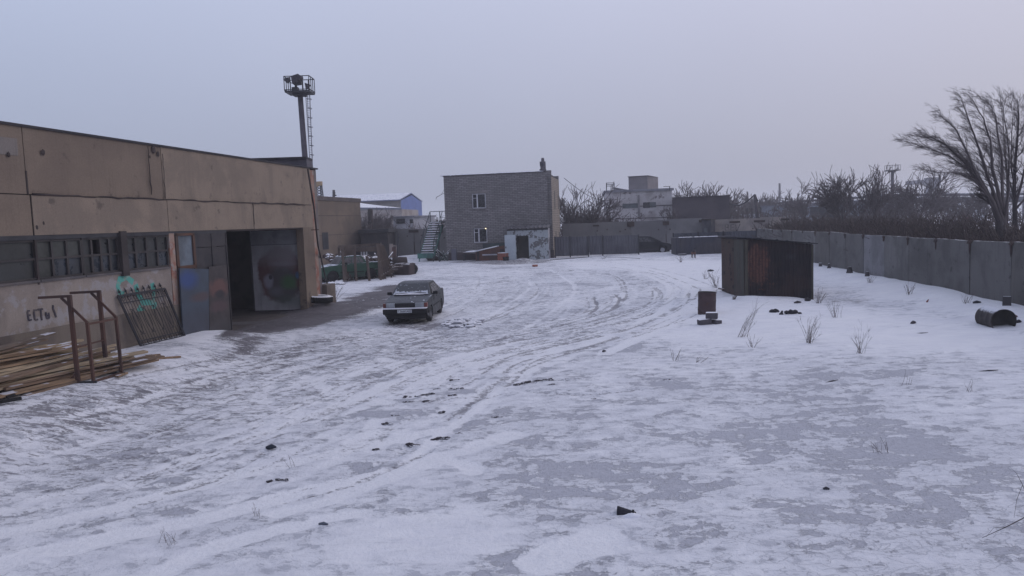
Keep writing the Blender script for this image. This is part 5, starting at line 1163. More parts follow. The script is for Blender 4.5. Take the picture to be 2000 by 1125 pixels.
g = MB(); g.bar(p(662, 482, 48), p(744, 477, 46.5), .14, .16); g.bar(p(668, 489, 50), p(742, 486, 48.5), .10, .3); g.build('beam', lat, wf_, world=True)
for u0, v0, u1, v1, Y in ((696, 552, 692, 480, 45.6), (722, 551, 716, 500, 45.2), (664, 545, 662, 482, 48.2), (741, 545, 739, 478, 46.6)):
    g = MB(); g.bar(p(u0, v0, Y), p(u1, v1, Y), .13); g.build('post', lat, wf_, world=True)
g = MB(); g.bar(p(690, 553, 45.2), p(745, 549, 45.2), .06); g.build('rail', M['darkmetal'], wf_, world=True)
g = MB()
for u in (706, 711, 716): g.bar(p(u, 502, 50), p(u, 490, 50), .08)
tag(g.build('white_laths', worn('white_lath', (.42, .42, .46))), 'three short white laths standing under the timber frame beam', 'laths')
# scrap heaps
sb = worn('rusty_brown_scrap', (.065, .045, .042), (.04, .032, .032), (.10, .055, .04), bs=12, snow=.42)
R = random.Random(31)
def heap(label, us, vs, Ys, n, smin, smax, mt=None):
    g = MB()
    for i in range(n):
        u = R.uniform(*us); Y = R.uniform(*Ys); v = R.uniform(*vs); c = p(u, v, Y); k_ = R.random()
        rot = Matrix.Rotation(R.uniform(0, 6), 3, 'Z') @ Matrix.Rotation(R.uniform(-.6, .6), 3, 'X')
        if k_ < .5: g.box(c, (R.uniform(smin, smax), R.uniform(.05, .5), R.uniform(.04, .3)), rot)
        elif k_ < .75: g.rock(c, R.uniform(smin, smax) * .45, i, (1.3, 1, .7), 1, .5)
        else: d_ = Vector((R.uniform(-1, 1), R.uniform(-.5, .5), R.uniform(-.3, .5))).normalized(); L_ = R.uniform(.5, 1.3); g.tube([c - d_ * L_, c + d_ * L_], R.uniform(.03, .07), 6)
    return tag(g.build('scrap_heap', mt or sb), label, 'scrap heap')
heap('snow-flecked rusty scrap heap between the timber panels, left half', (694, 722), (505, 540), (47, 49.5), 46, .3, .9)
heap('snow-flecked rusty scrap heap between the timber panels, right half', (722, 762), (505, 538), (47, 49.5), 54, .3, 1.0)
heap('loose junk lying low between the green car and the timber panel', (645, 672), (528, 545), (45.5, 47.5), 20, .2, .6)
heap('snowy junk behind the roof of the derelict green car', (640, 690), (500, 515), (50, 52), 24, .3, .8)
g = MB(); a_ = G(676, 556); 
for i in range(40):
    c = G(R.uniform(640, 672), R.uniform(548, 556)); g.rock(c, R.uniform(.08, .2), i, (1.3, 1, .7), 1, .4)
tag(g.build('snowy_rubble', worn('rubble', (.10, .095, .11), (.07, .065, .07), snow=.8)), 'snowy rubble lying under the derelict green car', 'rubble')
tk = thing('rusty_tank', 'boxy dark rusty tank lying in the snow right of the timber frame', 'tank', p(790, 537, 48.5)); c = p(789, 527, 49); 
g = MB(); g.box((0, 0, 0), (1.30, 1.0, .85)); g.xf(Matrix.Translation(c) @ Matrix.Rotation(-.35, 4, 'Z') @ Matrix.Rotation(.04, 4, 'X')); g.build('shell', worn('tank_rust', (.05, .036, .038), (.035, .028, .03), (.09, .05, .04), snow=.35), tk, world=True, bevel=.12)
g = MB(); g.lathe([(.0, -.45), (.42, -.45), (.45, 0), (.42, .45), (0, .45)], (0, 0, 0), 20, 'x'); g.xf(Matrix.Translation(p(781, 515, 50)) @ Matrix.Rotation(.3, 4, 'Z')); tag(g.build('rusty_cylinder', M['rustdark']), 'short dark cylinder lying on the snow behind the boxy rusty tank', 'cylinder')
g = MB(); c = p(803, 525, 49.3); g.lathe([(.18, -.4), (.32, -.4), (.36, -.2), (.36, .2), (.32, .4), (.18, .4)], (0, 0, 0), 18, 'y'); g.xf(Matrix.Translation(c) @ Matrix.Rotation(.5, 4, 'Z')); tag(g.build('tyre', M['black']), 'dark tyre leaning on the right side of the rusty tank', 'tyre')
df = thing('door_frame', 'pale upright timber door frame standing before the sooty fence', 'door frame', p(770, 505, 66)); g = MB()
g.bar(p(764.5, 505, 66), p(764, 476, 66), .30, .15); g.bar(p(774, 504, 66), p(774, 480, 66), .10); g.bar(p(765, 480, 66), p(774.5, 480, 66), .10); g.build('frame', worn('pale_timber', (.30, .25, .23), (.22, .19, .18)), df, world=True)
g = MB(); g.bar(p(770, 504, 65.5), p(769.5, 483, 65.5), .32, .05); g.build('dark_board', worn('brown_board', (.10, .06, .055)), df, world=True)
g = MB(); g.tube([p(775.5, 506, 64), p(778, 456, 64)], .06, 6); tag(g.build('pole', M['darkmetal']), 'thin dark pole leaning before the sooty concrete fence', 'pole')
dc = thing('dark_lean_to', 'black flat-roofed lean-to at the left end of the sooty concrete fence', 'lean-to', (p(705, 480, 69).x, 69, 0), -.1); Ld = (p(757, 480, 69) - p(703, 480, 69)).x
g = MB(); g.bx(0, Ld, 0, 2.6, -.2, 2.75); g.build('wall', worn('soot_wall', (.05, .045, .05), (.035, .032, .036)), dc); MB().bx(-.1, Ld + .2, -.35, 2.7, 2.78, 3.1).build('roof', M['darkmetal'], dc)

# ================================================================== towers, poles, far buildings
def mast(name, label, u, vb, vt, Y, rad, plat, lean=0, lamps=True, rail=True):
    b = p(u[0], vb, Y); top = p(u[1], vt, Y); base = b + (b - top).normalized() * (b.z - .1) if b.z > 0 else b
    k_ = (base.z - top.z); base = top + (b - top) * ((top.z - 0) / (top.z - b.z)); t = thing(name, label, 'floodlight tower', base)
    g = MB(); g.tube([base, top], [rad * 1.25, rad], 12); g.build('mast', worn(name + '_steel', (.075, .068, .085), (.055, .05, .062), (.10, .07, .07)), t, world=True)
    w_, dp = plat; zz = top.z; g = MB(); g.box(top + Vector((0, 0, .06)), (w_, dp, .12)); g.box(top + Vector((0, 0, -.08)), (w_ * .5, dp * .5, .2)); g.build('platform', M['darkmetal'], t, world=True)
    g = MB(); h_ = 1.0
    cs = [Vector((sx * w_ / 2, sy * dp / 2, 0)) for sx, sy in ((-1, -1), (1, -1), (1, 1), (-1, 1))]
    for i in range(4):
        a, c = cs[i], cs[(i + 1) % 4]
        for q in (h_, h_ * .08): g.bar(top + a + Vector((0, 0, .1 + q)), top + c + Vector((0, 0, .1 + q)), .05)
        n = 4 if i % 2 == 0 else 3
        for j in range(n): pp = top + a.lerp(c, j / n); g.bar(pp + Vector((0, 0, .1)), pp + Vector((0, 0, .1 + h_)), .045)
    g.build('railing', M['darkmetal'], t, world=True); return t, base, top
t, base, top = mast('floodlight_tower', 'tall steel floodlight tower with caged ladder rising behind the warehouse', (597, 586), 325, 183, 55, .19, (1.75, 1.5))
sc_ = 55 / 1480
dk = M['darkmetal']
def at(u, v): return p(u, v, 55)
g = MB(); g.add([at(570, 150) + Vector((0, a, 0)) for a in (-.3, .5)] + [at(584, 145.5) + Vector((0, a, 0)) for a in (-.3, .5)] + [at(589, 149) + Vector((0, a, 0)) for a in (-.3, .5)] + [at(588, 154) + Vector((0, a, 0)) for a in (-.3, .5)] + [at(581, 163) + Vector((0, a, 0)) for a in (-.3, .5)] + [at(573, 165) + Vector((0, a, 0)) for a in (-.3, .5)],
           [(0, 2, 4, 6, 8, 10), (11, 9, 7, 5, 3, 1)] + [(2 * i, 2 * ((i + 1) % 6), 2 * ((i + 1) % 6) + 1, 2 * i + 1) for i in range(6)]); g.build('floodlight_head', worn('dark_housing', (.05, .042, .055), (.035, .03, .04)), t, world=True)
g = MB(); g.bar(at(577, 164), at(577, 176), .09); g.bar(at(583, 160), at(584, 166), .4, .3); g.box(at(577, 175), (.42, .4, .3)); g.build('floodlight_bracket', dk, t, world=True)
for cu, cv, s_ in ((561.5, 158, -1), (600, 169, 1)):
    g = MB(); c = at(cu, cv); g.lathe([(.06, -.18), (.24, .16), (.25, .18), (0, .15)], (0, 0, 0), 16); g.xf(Matrix.Translation(c) @ Matrix.Rotation(.35 * s_ + (.0 if s_ > 0 else 0), 4, 'Y')); g.build('lamp_shade', worn('grey_shade_%d' % cu, (.12, .115, .135)), t, world=True)
g = MB(); g.bar(at(563, 157), at(570, 163), .05); g.bar(at(600, 172), at(597, 178), .05); g.build('lamp_arm', dk, t, world=True)
g = MB(); la0, la1 = at(597, 185), at(610, 390)
lb0, lb1 = at(605, 184), at(613, 390)
lc0, lc1 = at(600, 184), at(605, 325)
for a, b, r_ in ((la0, la1, .022), (lb0, lb1, .03), (lc0, lc1, .018)): g.tube([a, b], r_, 5)
for k_ in range(7):
    q = (k_ + .4) / 7 * .62; a = la0.lerp(la1, q); b = lb0.lerp(lb1, q); c = (a + b) / 2; rr = (b - a).length / 2; g.tube([c + Vector((rr * cos(w_ * pi / 5), .35 + .35 * sin(w_ * pi / 5), 0)) for w_ in range(11)], .02, 4, False)
for k_ in range(60): q = k_ / 60; g.bar(la0.lerp(la1, q), lb0.lerp(lb1, q), .02)
g.build('caged_ladder', worn('ladder_steel', (.13, .125, .15), (.10, .095, .12)), t, world=True)
t2, b2, tp2 = mast('light_mast', 'thin distant light mast with an empty square railing above the thicket', (1743, 1743), 400, 334, 150, .28, (2.1, 2.1))
t2['category'] = 'light mast'
# lattice crane head behind
lc = thing('crane_boom', 'distant lattice crane boom tip with yellow head above the storage building', 'crane', (p(625, 380, 95).x, 95, 0)); g = MB(); Yc = 95
for a0, a1 in (((619, 400), (618, 360)), ((629, 400), (625, 358)), ((633, 400), (628, 360))): g.tube([p(*a0, Yc), p(*a1, Yc)], .09, 5)
for k_ in range(8): v0 = 400 - k_ * 5; g.tube([p(618.5, v0, Yc), p(630 - k_ * .3, v0 - 5, Yc)], .05, 4); g.tube([p(618.5, v0 - 5, Yc), p(630 - k_ * .3, v0, Yc)], .05, 4)
g.build('lattice', worn('grey_lattice', (.10, .10, .12)), lc, world=True); g = MB(); g.box(p(624.5, 358.5, Yc), (.55, .6, .5)); g.box(p(619, 360, Yc), (.35, .5, .6)); g.build('head', worn('yellow_head', (.34, .24, .14), (.25, .18, .12)), lc, world=True)
g = MB(); g.bar(p(619, 400, Yc) * 1, Vector((p(619, 400, Yc).x, Yc, 0)), .3); g.bar(Vector((p(632, 400, Yc).x, Yc, 0)), p(633, 400, Yc), .2); g.build('mast_base', dk, lc, world=True)
def upole(label, u0, v0, u1, v1, Y, r_, arms=(), name='utility_pole'):
    t = thing(name, label, 'pole', (p(u0, v0, Y).x, Y, 0)); a = p(u0, v0, Y); b = p(u1, v1, Y); a = b + (a - b) * (b.z / (b.z - a.z)); g = MB(); g.tube([a, b], [r_ * 1.2, r_], 7); g.build('pole', worn('pole_wood', (.085, .075, .085), (.06, .055, .06)) if 'pole_wood' not in bpy.data.materials else bpy.data.materials['pole_wood'], t, world=True)
    if arms:
        g = MB()
        for (x0, y0, x1, y1) in arms: g.bar(p(x0, y0, Y), p(x1, y1, Y), r_ * .9)
        g.build('cross_arm', dk, t, world=True)
    return t
upole('small utility pole with insulator arms poking above the storage building roof', 652, 395, 652, 371, 90, .16, ((650, 376, 655, 377), (651, 380, 657, 382)))
upole('leaning dark utility pole carrying a slack cable at the right end of the yellowish fence', 1479, 420, 1474, 380, 72, .13, ((1474, 381, 1480, 393),))
upole('thin distant chimney-like pole standing left of the bare tree tops', 1523, 395, 1522.5, 358, 260, .35)
upole('thin dark pole poking out of the thicket left of the light mast', 1705, 400, 1705, 366, 110, .13)
for i, (u, v0, v1) in enumerate(((843, 445, 426), (837, 446, 421), (826, 446, 428))):
    upole(('far thin power pole left of the green stairway, middle one of three', 'tallest far power pole just left of the green stairway', 'leftmost far power pole right of the blue hangar')[i], u, v0, u, v1, 170, .15, ((u - 3, v1 + 3, u + 3, v1 + 2.5),))
cab = MB(); a = p(1102, 348, 66); b = p(1212, 388, 84); cab.tube([a.lerp(b, k_ / 14) + Vector((0, 0, -.9 * sin(pi * k_ / 14))) for k_ in range(15)], .025, 5); tag(cab.build('overhead_cable', M['black']), 'thin overhead cable sagging from the brick house roof to the panel building', 'cable')
cab = MB(); a = p(1425, 398, 80); b = p(1474, 380, 72); cab.tube([a.lerp(b, k_ / 10) + Vector((0, 0, -.5 * sin(pi * k_ / 10))) for k_ in range(11)], .06, 5); tag(cab.build('slack_cable', M['darkmetal']), 'thick slack cable reaching from the dark block to the leaning pole', 'cable')

def shell(t, name, mt, P0, P1, dep, z0, z1, world=True):
    P0 = Vector(P0); P1 = Vector(P1); d = (P1 - P0); d.z = 0; d.normalize(); n_ = Vector((-d.y, d.x, 0)) * dep
    g = MB(); vs = [Vector((q.x, q.y, z)) for z in (z0, z1) for q in (P0, P1, P1 + n_, P0 + n_)]
    g.add(vs, [(0, 1, 5, 4), (1, 2, 6, 5), (2, 3, 7, 6), (3, 0, 4, 7), (4, 5, 6, 7), (3, 2, 1, 0)]); return g.build(name, mt, t, world=True)
# blue hangar
hb = thing('blue_hangar', 'large blue-roofed hangar with a blue gable end beyond the yard', 'hangar', (p(783, 430, 120).x, 120, 0))
blu = worn('blue_profiled_sheet', (.10, .145, .34), (.085, .12, .28), streak=.2, rough=.6); blr = worn('blue_roof', (.16, .19, .30), (.20, .22, .32), rough=.6, snow=.5)
A = Vector((p(783, 400, 120).x, 120, 0)); dgb = Vector((1.9, 10, 0)).normalized(); Wd = 11; L2 = 26; ul = Vector((-1, .05, 0)).normalized()
ze = p(783, 391.5, 120).z; za = p(799, 381, 125).z
Bq = A + dgb * Wd; Cq = A + ul * L2; Dq = Bq + ul * L2; mid1 = (A + Bq) / 2; mid2 = (Cq + Dq) / 2
def zv(q, z): return Vector((q.x, q.y, z))
g = MB(); g.add([zv(A, 0), zv(Bq, 0), zv(Bq, ze), zv(mid1, za), zv(A, ze)], [(0, 1, 2, 3, 4)]); g.build('gable_wall', blu, hb, world=True); g = MB(); g.add([zv(Cq, 0), zv(Dq, 0), zv(Dq, ze), zv(mid2, za), zv(Cq, ze)], [(4, 3, 2, 1, 0)]); g.build('gable_wall', blu, hb, world=True)
g = MB(); g.add([zv(Cq, 0), zv(A, 0), zv(A, ze), zv(Cq, ze)], [(0, 1, 2, 3)]); g.add([zv(Bq, 0), zv(Dq, 0), zv(Dq, ze), zv(Bq, ze)], [(0, 1, 2, 3)]); g.build('side_wall', worn('grey_side', (.20, .19, .19), (.16, .155, .16)), hb, world=True)
g = MB(); e_ = Vector((0, 0, .25)); o1 = -dgb * .5; g.quad(zv(Cq + o1, ze), zv(A + o1, ze), zv(mid1, za) + e_, zv(mid2, za) + e_, .15); g.quad(zv(mid2, za) + e_, zv(mid1, za) + e_, zv(Bq - o1, ze), zv(Dq - o1, ze), .15); g.build('roof', blr, hb, world=True)
# white low building
wb = thing('white_brick_building', 'long low whitish brick building with snowy roof in front of the blue hangar', 'building', (p(703, 430, 105).x, 105, 0))
a = p(680, 420, 105); b = p(785, 420, 104); shell(wb, 'wall', worn('whitewashed_wall', (.32, .29, .28), (.22, .19, .18), streak=.5, scale=.6), a, b, 9, 0, p(740, 409, 101).z); g = MB(); zt = p(740, 405, 101).z
q = [Vector((a.x, a.y, zt)), Vector((b.x, b.y, zt - .35)), Vector((b.x - 5, b.y + 9, zt + .4)), Vector((a.x - 1, a.y + 9, zt + 1.0))]; g.quad(*q, .25); g.build('roof', worn('snowy_grey_roof', (.16, .17, .21), snow=.8), wb, world=True)
wh2 = thing('white_hut', 'small white hut with one dark window standing above the sooty fence', 'hut', (p(770, 440, 86).x, 86, 0)); a = p(768, 430, 86); b = p(806, 430, 84.5)
shell(wh2, 'wall', worn('hut_white', (.33, .33, .36), (.26, .26, .29)), a, b, 4, 0, p(785, 425, 85).z); shell(wh2, 'roof', worn('hut_roof', (.2, .2, .23), snow=1), a + Vector((-.2, -.2, 0)), b + Vector((.2, -.2, 0)), 4.4, p(785, 425, 85).z, p(785, 422, 85).z)
d = (b - a).normalized()
def onwall(t, nm, mt, P0, P1, u0, v0, u1, v1, out_=.02, th=.05):
    P0 = Vector((P0.x, P0.y, 0)); P1 = Vector((P1.x, P1.y, 0)); d = (P1 - P0).normalized(); n_ = Vector((-d.y, d.x, 0))
    def hit(u, v):
        r_ = ray(u, v); den = r_.dot(n_); k_ = (P0 - EYE).dot(n_) / den; return EYE + r_ * k_
    A_ = hit(u0, v0); B_ = hit(u1, v1); z0, z1 = sorted((A_.z, B_.z)); a_ = Vector((A_.x, A_.y, 0)) - n_ * (out_ + th); b_ = Vector((B_.x, B_.y, 0)) - n_ * (out_ + th)
    g = MB(); vs = [Vector((q.x, q.y, z)) for z in (z0, z1) for q in (a_, b_, b_ + n_ * th, a_ + n_ * th)]; g.add(vs, [(0, 1, 5, 4), (1, 2, 6, 5), (2, 3, 7, 6), (3, 0, 4, 7), (4, 5, 6, 7), (3, 2, 1, 0)]); return g.build(nm, mt, t, world=True)
onwall(wh2, 'window', gld, a, b, 775, 437, 791, 427); onwall(wh2, 'window', gld, a, b, 801, 436, 807, 428)
g = MB(); g.tube([Vector((p(723, 450, 84).x, 84, 0)), p(723, 408, 84)], .28, 10); tag(g.build('chimney_pipe', M['rustdark']), 'dark vertical chimney pipe before the whitish brick building', 'chimney')
# panel building behind the gates
pb = thing('panel_building', 'pale weathered panel building with a square roof room and railings behind the olive fence', 'building', (p(1182, 430, 88).x, 88, 0))
a = p(1184, 420, 90); b = p(1313, 420, 89.2); zt = p(1248, 373, 88).z
pm_ = worn('pale_weathered_panel', (.42, .40, .41), (.28, .255, .26), (.17, .145, .15), scale=.35, lo=.46, hi=.62, s3=1.2, t3=.6, streak=.35)
shell(pb, 'wall', pm_, a, b, 12, 0, zt); shell(pb, 'roof_slab', worn('snowy_slab', (.2, .2, .23), snow=1), a + Vector((-.2, -.2, 0)), b + Vector((.2, -.2, 0)), 12.3, zt, zt + .25)
for v in (396, 412, 421): onwall(pb, 'joint', hk, a, b, 1184, v + 2.5 + .4, 1312, v - 2.6 + 3.6, .0, .02) if False else None
for z in (3.2, 4.6, 1.9):
    d = (b - a); d.z = 0; shell(pb, 'joint', worn('panel_joint', (.12, .11, .12)) if 'panel_joint' not in bpy.data.materials else bpy.data.materials['panel_joint'], Vector((a.x, a.y - .06, 0)), Vector((b.x, b.y - .06, 0)), .05, z, z + .1)
onwall(pb, 'window', worn('grey_window', (.10, .115, .125)), a, b, 1216, 407, 1246, 397); onwall(pb, 'window', gld, a, b, 1256, 406, 1269, 395); onwall(pb, 'window', worn('grey_window2', (.10, .11, .12)), a, b, 1269, 405, 1281, 394.5)
onwall(pb, 'downpipe', worn('downpipe', (.2, .19, .2)), a, b, 1246, 424, 1249, 381, .1, .15)
ra = p(1228, 373, 92); rb_ = p(1265, 373, 91); shell(pb, 'roof_room', worn('roof_room_wall', (.17, .155, .165), (.14, .13, .14)), ra, rb_, 5, zt, p(1246, 345, 91.5).z); shell(pb, 'roof_room_cap', M['darkmetal'], ra + Vector((-.1, -.1, 0)), rb_ + Vector((.1, -.1, 0)), 5.2, p(1246, 345, 91.5).z, p(1246, 343.6, 91.5).z)
g = MB()
for u in (1184.5, 1199.5): g.bar(p(u, 377, 90.5), p(u, 357, 90.5), .1)
for v in (357.5, 360.5, 363.5): g.bar(p(1184, v, 90.5), p(1200, v - .4, 90.5), .07)
g.bar(p(1197, 367, 90), p(1224, 372, 90), .18); g.bar(p(1197, 371, 90), p(1224, 371, 90), .14); g.bar(p(1308, 372, 88), p(1308, 364, 88), .1); g.bar(p(1296, 364.5, 88), p(1309, 364, 88), .06)
g.build('roof_railing', worn('railing_grey', (.10, .10, .115)), pb, world=True)
db = thing('dark_block', 'plain dark purplish-brown windowless building joined to the right of the panel building', 'building', (p(1316, 430, 84).x, 84, 0)); a2 = p(1314, 420, 84); b2_ = p(1425, 420, 82.5)
shell(db, 'wall', worn('purple_brown_wall', (.085, .072, .082), (.065, .058, .068), (.07, .05, .05), scale=.4, s3=.8), a2, b2_, 14, 0, p(1370, 384, 82).z); shell(db, 'roof', worn('block_roof', (.07, .065, .075), snow=.4), a2 + Vector((-.1, -.15, 0)), b2_ + Vector((.1, -.15, 0)), 14.3, p(1370, 384, 82).z, p(1370, 382.6, 82).z)
sb_ = thing('grey_shed', 'small blue-grey flat shed in the distance right of the leaning pole', 'shed', (p(1490, 430, 125).x, 125, 0)); a = p(1487, 415, 126); b = p(1528, 415, 124); shell(sb_, 'wall', worn('bluegrey_wall', (.16, .175, .205), (.13, .14, .17)), a, b, 8, 0, p(1507, 403, 125).z); shell(sb_, 'roof', worn('gs_roof', (.15, .15, .18), snow=1), a + Vector((-.3, -.3, 0)), b + Vector((2.0, -.3, 0)), 8.5, p(1507, 403, 125).z, p(1507, 401, 125).z)
fb = thing('far_snowy_fence', 'distant snowy platform with dark posts between the dark block and the grey shed', 'platform', (p(1430, 425, 130).x, 130, 0)); a = p(1424, 424, 130); b = p(1486, 422, 128); shell(fb, 'deck', worn('snowdeck', (.3, .3, .34), snow=1), a, b, 3, 0, a.z + .4); g = MB()
for i in range(8): q = a.lerp(b, i / 7); g.bar((q.x, q.y, 0), (q.x, q.y, q.z + 1.4), .25)
g.build('posts', M['darkmetal'], fb, world=True)
# long pipeline trestle across the right
pp_ = thing('pipe_trestle', 'long elevated pipeline on a trestle stretching across the distance behind the thicket', 'pipeline', (p(1600, 400, 190).x, 190, 0))
a = p(1478, 405, 205); b = p(1760, 388.5, 165); c = p(2120, 386, 150); g = MB(); g.tube([a, b, c], .45, 8); g.tube([a + Vector((0, 2, .9)), b + Vector((0, 2, .9)), c + Vector((0, 2, .9))], .3, 8); g.build('pipe', worn('pipe_lagging', (.10, .105, .125), (.075, .08, .10), snow=.4), pp_, world=True); g = MB()
for A_, B_, n in ((a, b, 12), (b, c, 10)):
    g.bar(A_ + Vector((0, .8, -.6)), B_ + Vector((0, .8, -.6)), .3, .5)
    for i in range(n): q = A_.lerp(B_, i / n); g.bar((q.x, q.y + .8, -.5), (q.x, q.y + .8, q.z - .4), .35)
g.build('trestle', worn('trestle_steel', (.09, .09, .11)), pp_, world=True)
fr_ = thing('low_shed_roof', 'distant low warehouse with a light blue wall seen through the bare trees', 'building', (p(1640, 410, 150).x, 150, 0)); a = p(1560, 410, 165); b = p(1745, 400, 150); shell(fr_, 'wall', worn('pale_blue_wall', (.20, .24, .29), (.16, .18, .22), streak=.3), a, b, 10, 0, p(1650, 400, 157).z); shell(fr_, 'roof', worn('fr_roof', (.12, .12, .14), snow=.4), a, b, 10, p(1650, 400, 157).z, p(1650, 398.5, 157).z)
g = MB(); a = p(1600, 408, 100); b = p(1630, 407, 100); 
bb = thing('dark_hopper', 'dark rectangular tank standing among shrubs left of the twin bare trees', 'tank', (a.x, 100, 0)); shell(bb, 'body', M['darkmetal'], a, b, 3, 2.5, p(1615, 403, 100).z); g = MB()
for u in (1602, 1628): g.bar(Vector((p(u, 408, 101).x, 101, 0)), Vector((p(u, 408, 101).x, 101, 2.6)), .3)
g.build('leg', M['darkmetal'], bb, world=True)
# pale parked wagons far right
wg = [('white panel van parked far off behind the thicket, left of the big tree', (1868, 1880), (1.0, 397), (.42, .43, .47)), ('pale lorry cab far off beside the trunk of the big tree', (1911, 1926), (1.0, 393), (.50, .52, .58)), ('small reddish trailer far off behind the thicket', (1885, 1898), (1.0, 407), (.16, .07, .07))]
for i, (lb, (u0, u1), (z0, vt), c_) in enumerate(wg):
    a = p(u0, 405, 120); b = p(u1, 405, 120); t = thing(('far_van', 'far_lorry', 'far_trailer')[i], lb, ('van', 'lorry', 'trailer')[i], (a.x, 120, 0)); zt = p((u0 + u1) / 2, vt, 120).z
    shell(t, 'body', worn('veh_%d' % i, c_), a, b, 3, .6, zt)
    g = MB(); g.bx(a.x + .1, b.x - .1, 119.9, 119.98, zt - .7, zt - .3); g.build('window', gld, t, world=True)
    g = MB()
    for xx in (a.x + .35, b.x - .35): g.lathe([(0, -.1), (.4, -.1), (.4, .1), (0, .1)], (xx, 120, .42), 12, 'y')
    g.build('wheels', M['black'], t, world=True)
# faint gantry crane
gc = thing('gantry_crane', 'pale grey gantry crane cab and beam fading in the haze', 'crane', (p(1820, 390, 300).x, 300, 0)); gm2 = worn('gantry_grey', (.13, .13, .16)); Yg = 300
g = MB(); g.bar(p(1770, 358, Yg), p(1812, 354, Yg), 1.2, 1.6); g.build('beam', gm2, gc, world=True)
g = MB(); g.box(p(1821, 355, Yg), (4.6, 4, 3.2)); g.box(p(1824, 363, Yg), (2.6, 3, 2.6)); g.box(p(1812, 356, Yg), (2.2, 3, 2.2)); g.build('cab', gm2, gc, world=True); g = MB()
for u0, u1 in ((1812, 1806), (1816, 1820), (1829, 1831)): g.bar(p(u0, 358, Yg), Vector((p(u1, 390, Yg).x, Yg, 0)), .9)
g.build('leg', gm2, gc, world=True)

# ================================================================== trees and scrub
bark = worn('dark_bark', (.075, .066, .07), (.055, .048, .052), bs=30, bump=.4); twigm = worn('twig_bark', (.13, .11, .115), (.10, .085, .09), bump=0, fine=0)
twig2 = worn('brown_twigs', (.095, .074, .072), (.07, .056, .058), bump=0, fine=0)
def grow(gt, gc_, p0, d, L, r, lev, R, wind, maxlev, dens, curve=.25, thin=.006):
    n = 4 if lev < 2 else 3; pts = [p0]; rad = [r]; q = p0.copy(); dd = d.copy()
    for i in range(n):
        dd = (dd + Vector((R.gauss(0, curve), R.gauss(0, curve), R.gauss(0, curve * .6))) * .5 + wind * (.12 + .10 * lev)).normalized()
        q = q + dd * (L / n); pts.append(q); rad.append(max(thin, r * (1 - .62 * (i + 1) / n)))
    (gt if lev == 0 else gc_).tube(pts, rad, 8 if lev == 0 else (5 if lev == 1 else (4 if lev == 2 else 3)), caps=False)
    if lev >= maxlev: return
    k_ = dens[lev]
    for j in range(k_):
        t_ = R.uniform(.25 if lev else .45, 1.0); i = min(n - 1, int(t_ * n)); f_ = t_ * n - i; b = pts[i].lerp(pts[i + 1], f_); rr = rad[i] * (1 - f_) + rad[i + 1] * f_
        base_d = (pts[i + 1] - pts[i]).normalized(); side = Vector((R.gauss(0, 1), R.gauss(0, 1), R.gauss(0, 1))); side = (side - base_d * side.dot(base_d)).normalized()
        nd = (base_d * R.uniform(.75, 1.2) + side * R.uniform(.35, .8) + Vector((0, 0, .12))).normalized()
        grow(gt, gc_, b, nd, L * R.uniform(.42, .72), max(thin, rr * R.uniform(.45, .7)), lev + 1, R, wind, maxlev, dens, curve, thin)
def tree(name, label, base, trunks, seed, maxlev=4, dens=(9, 7, 6, 5), wind=(0, 0, 0), thin=.006, group=None, tm=None, curve=.25):
    R = random.Random(seed); t = thing(name, label, 'tree', base, 0, group); gt, gc_ = MB(), MB()
    for (dx, d, L, r) in trunks: grow(gt, gc_, Vector((dx, R.uniform(-.1, .1), -.15)), Vector(d).normalized(), L, r, 0, R, Vector(wind), maxlev, dens, curve, thin)
    gt.build('trunk', bark, t, fix=False); gc_.build('crown', tm or twigm, t, fix=False); return t
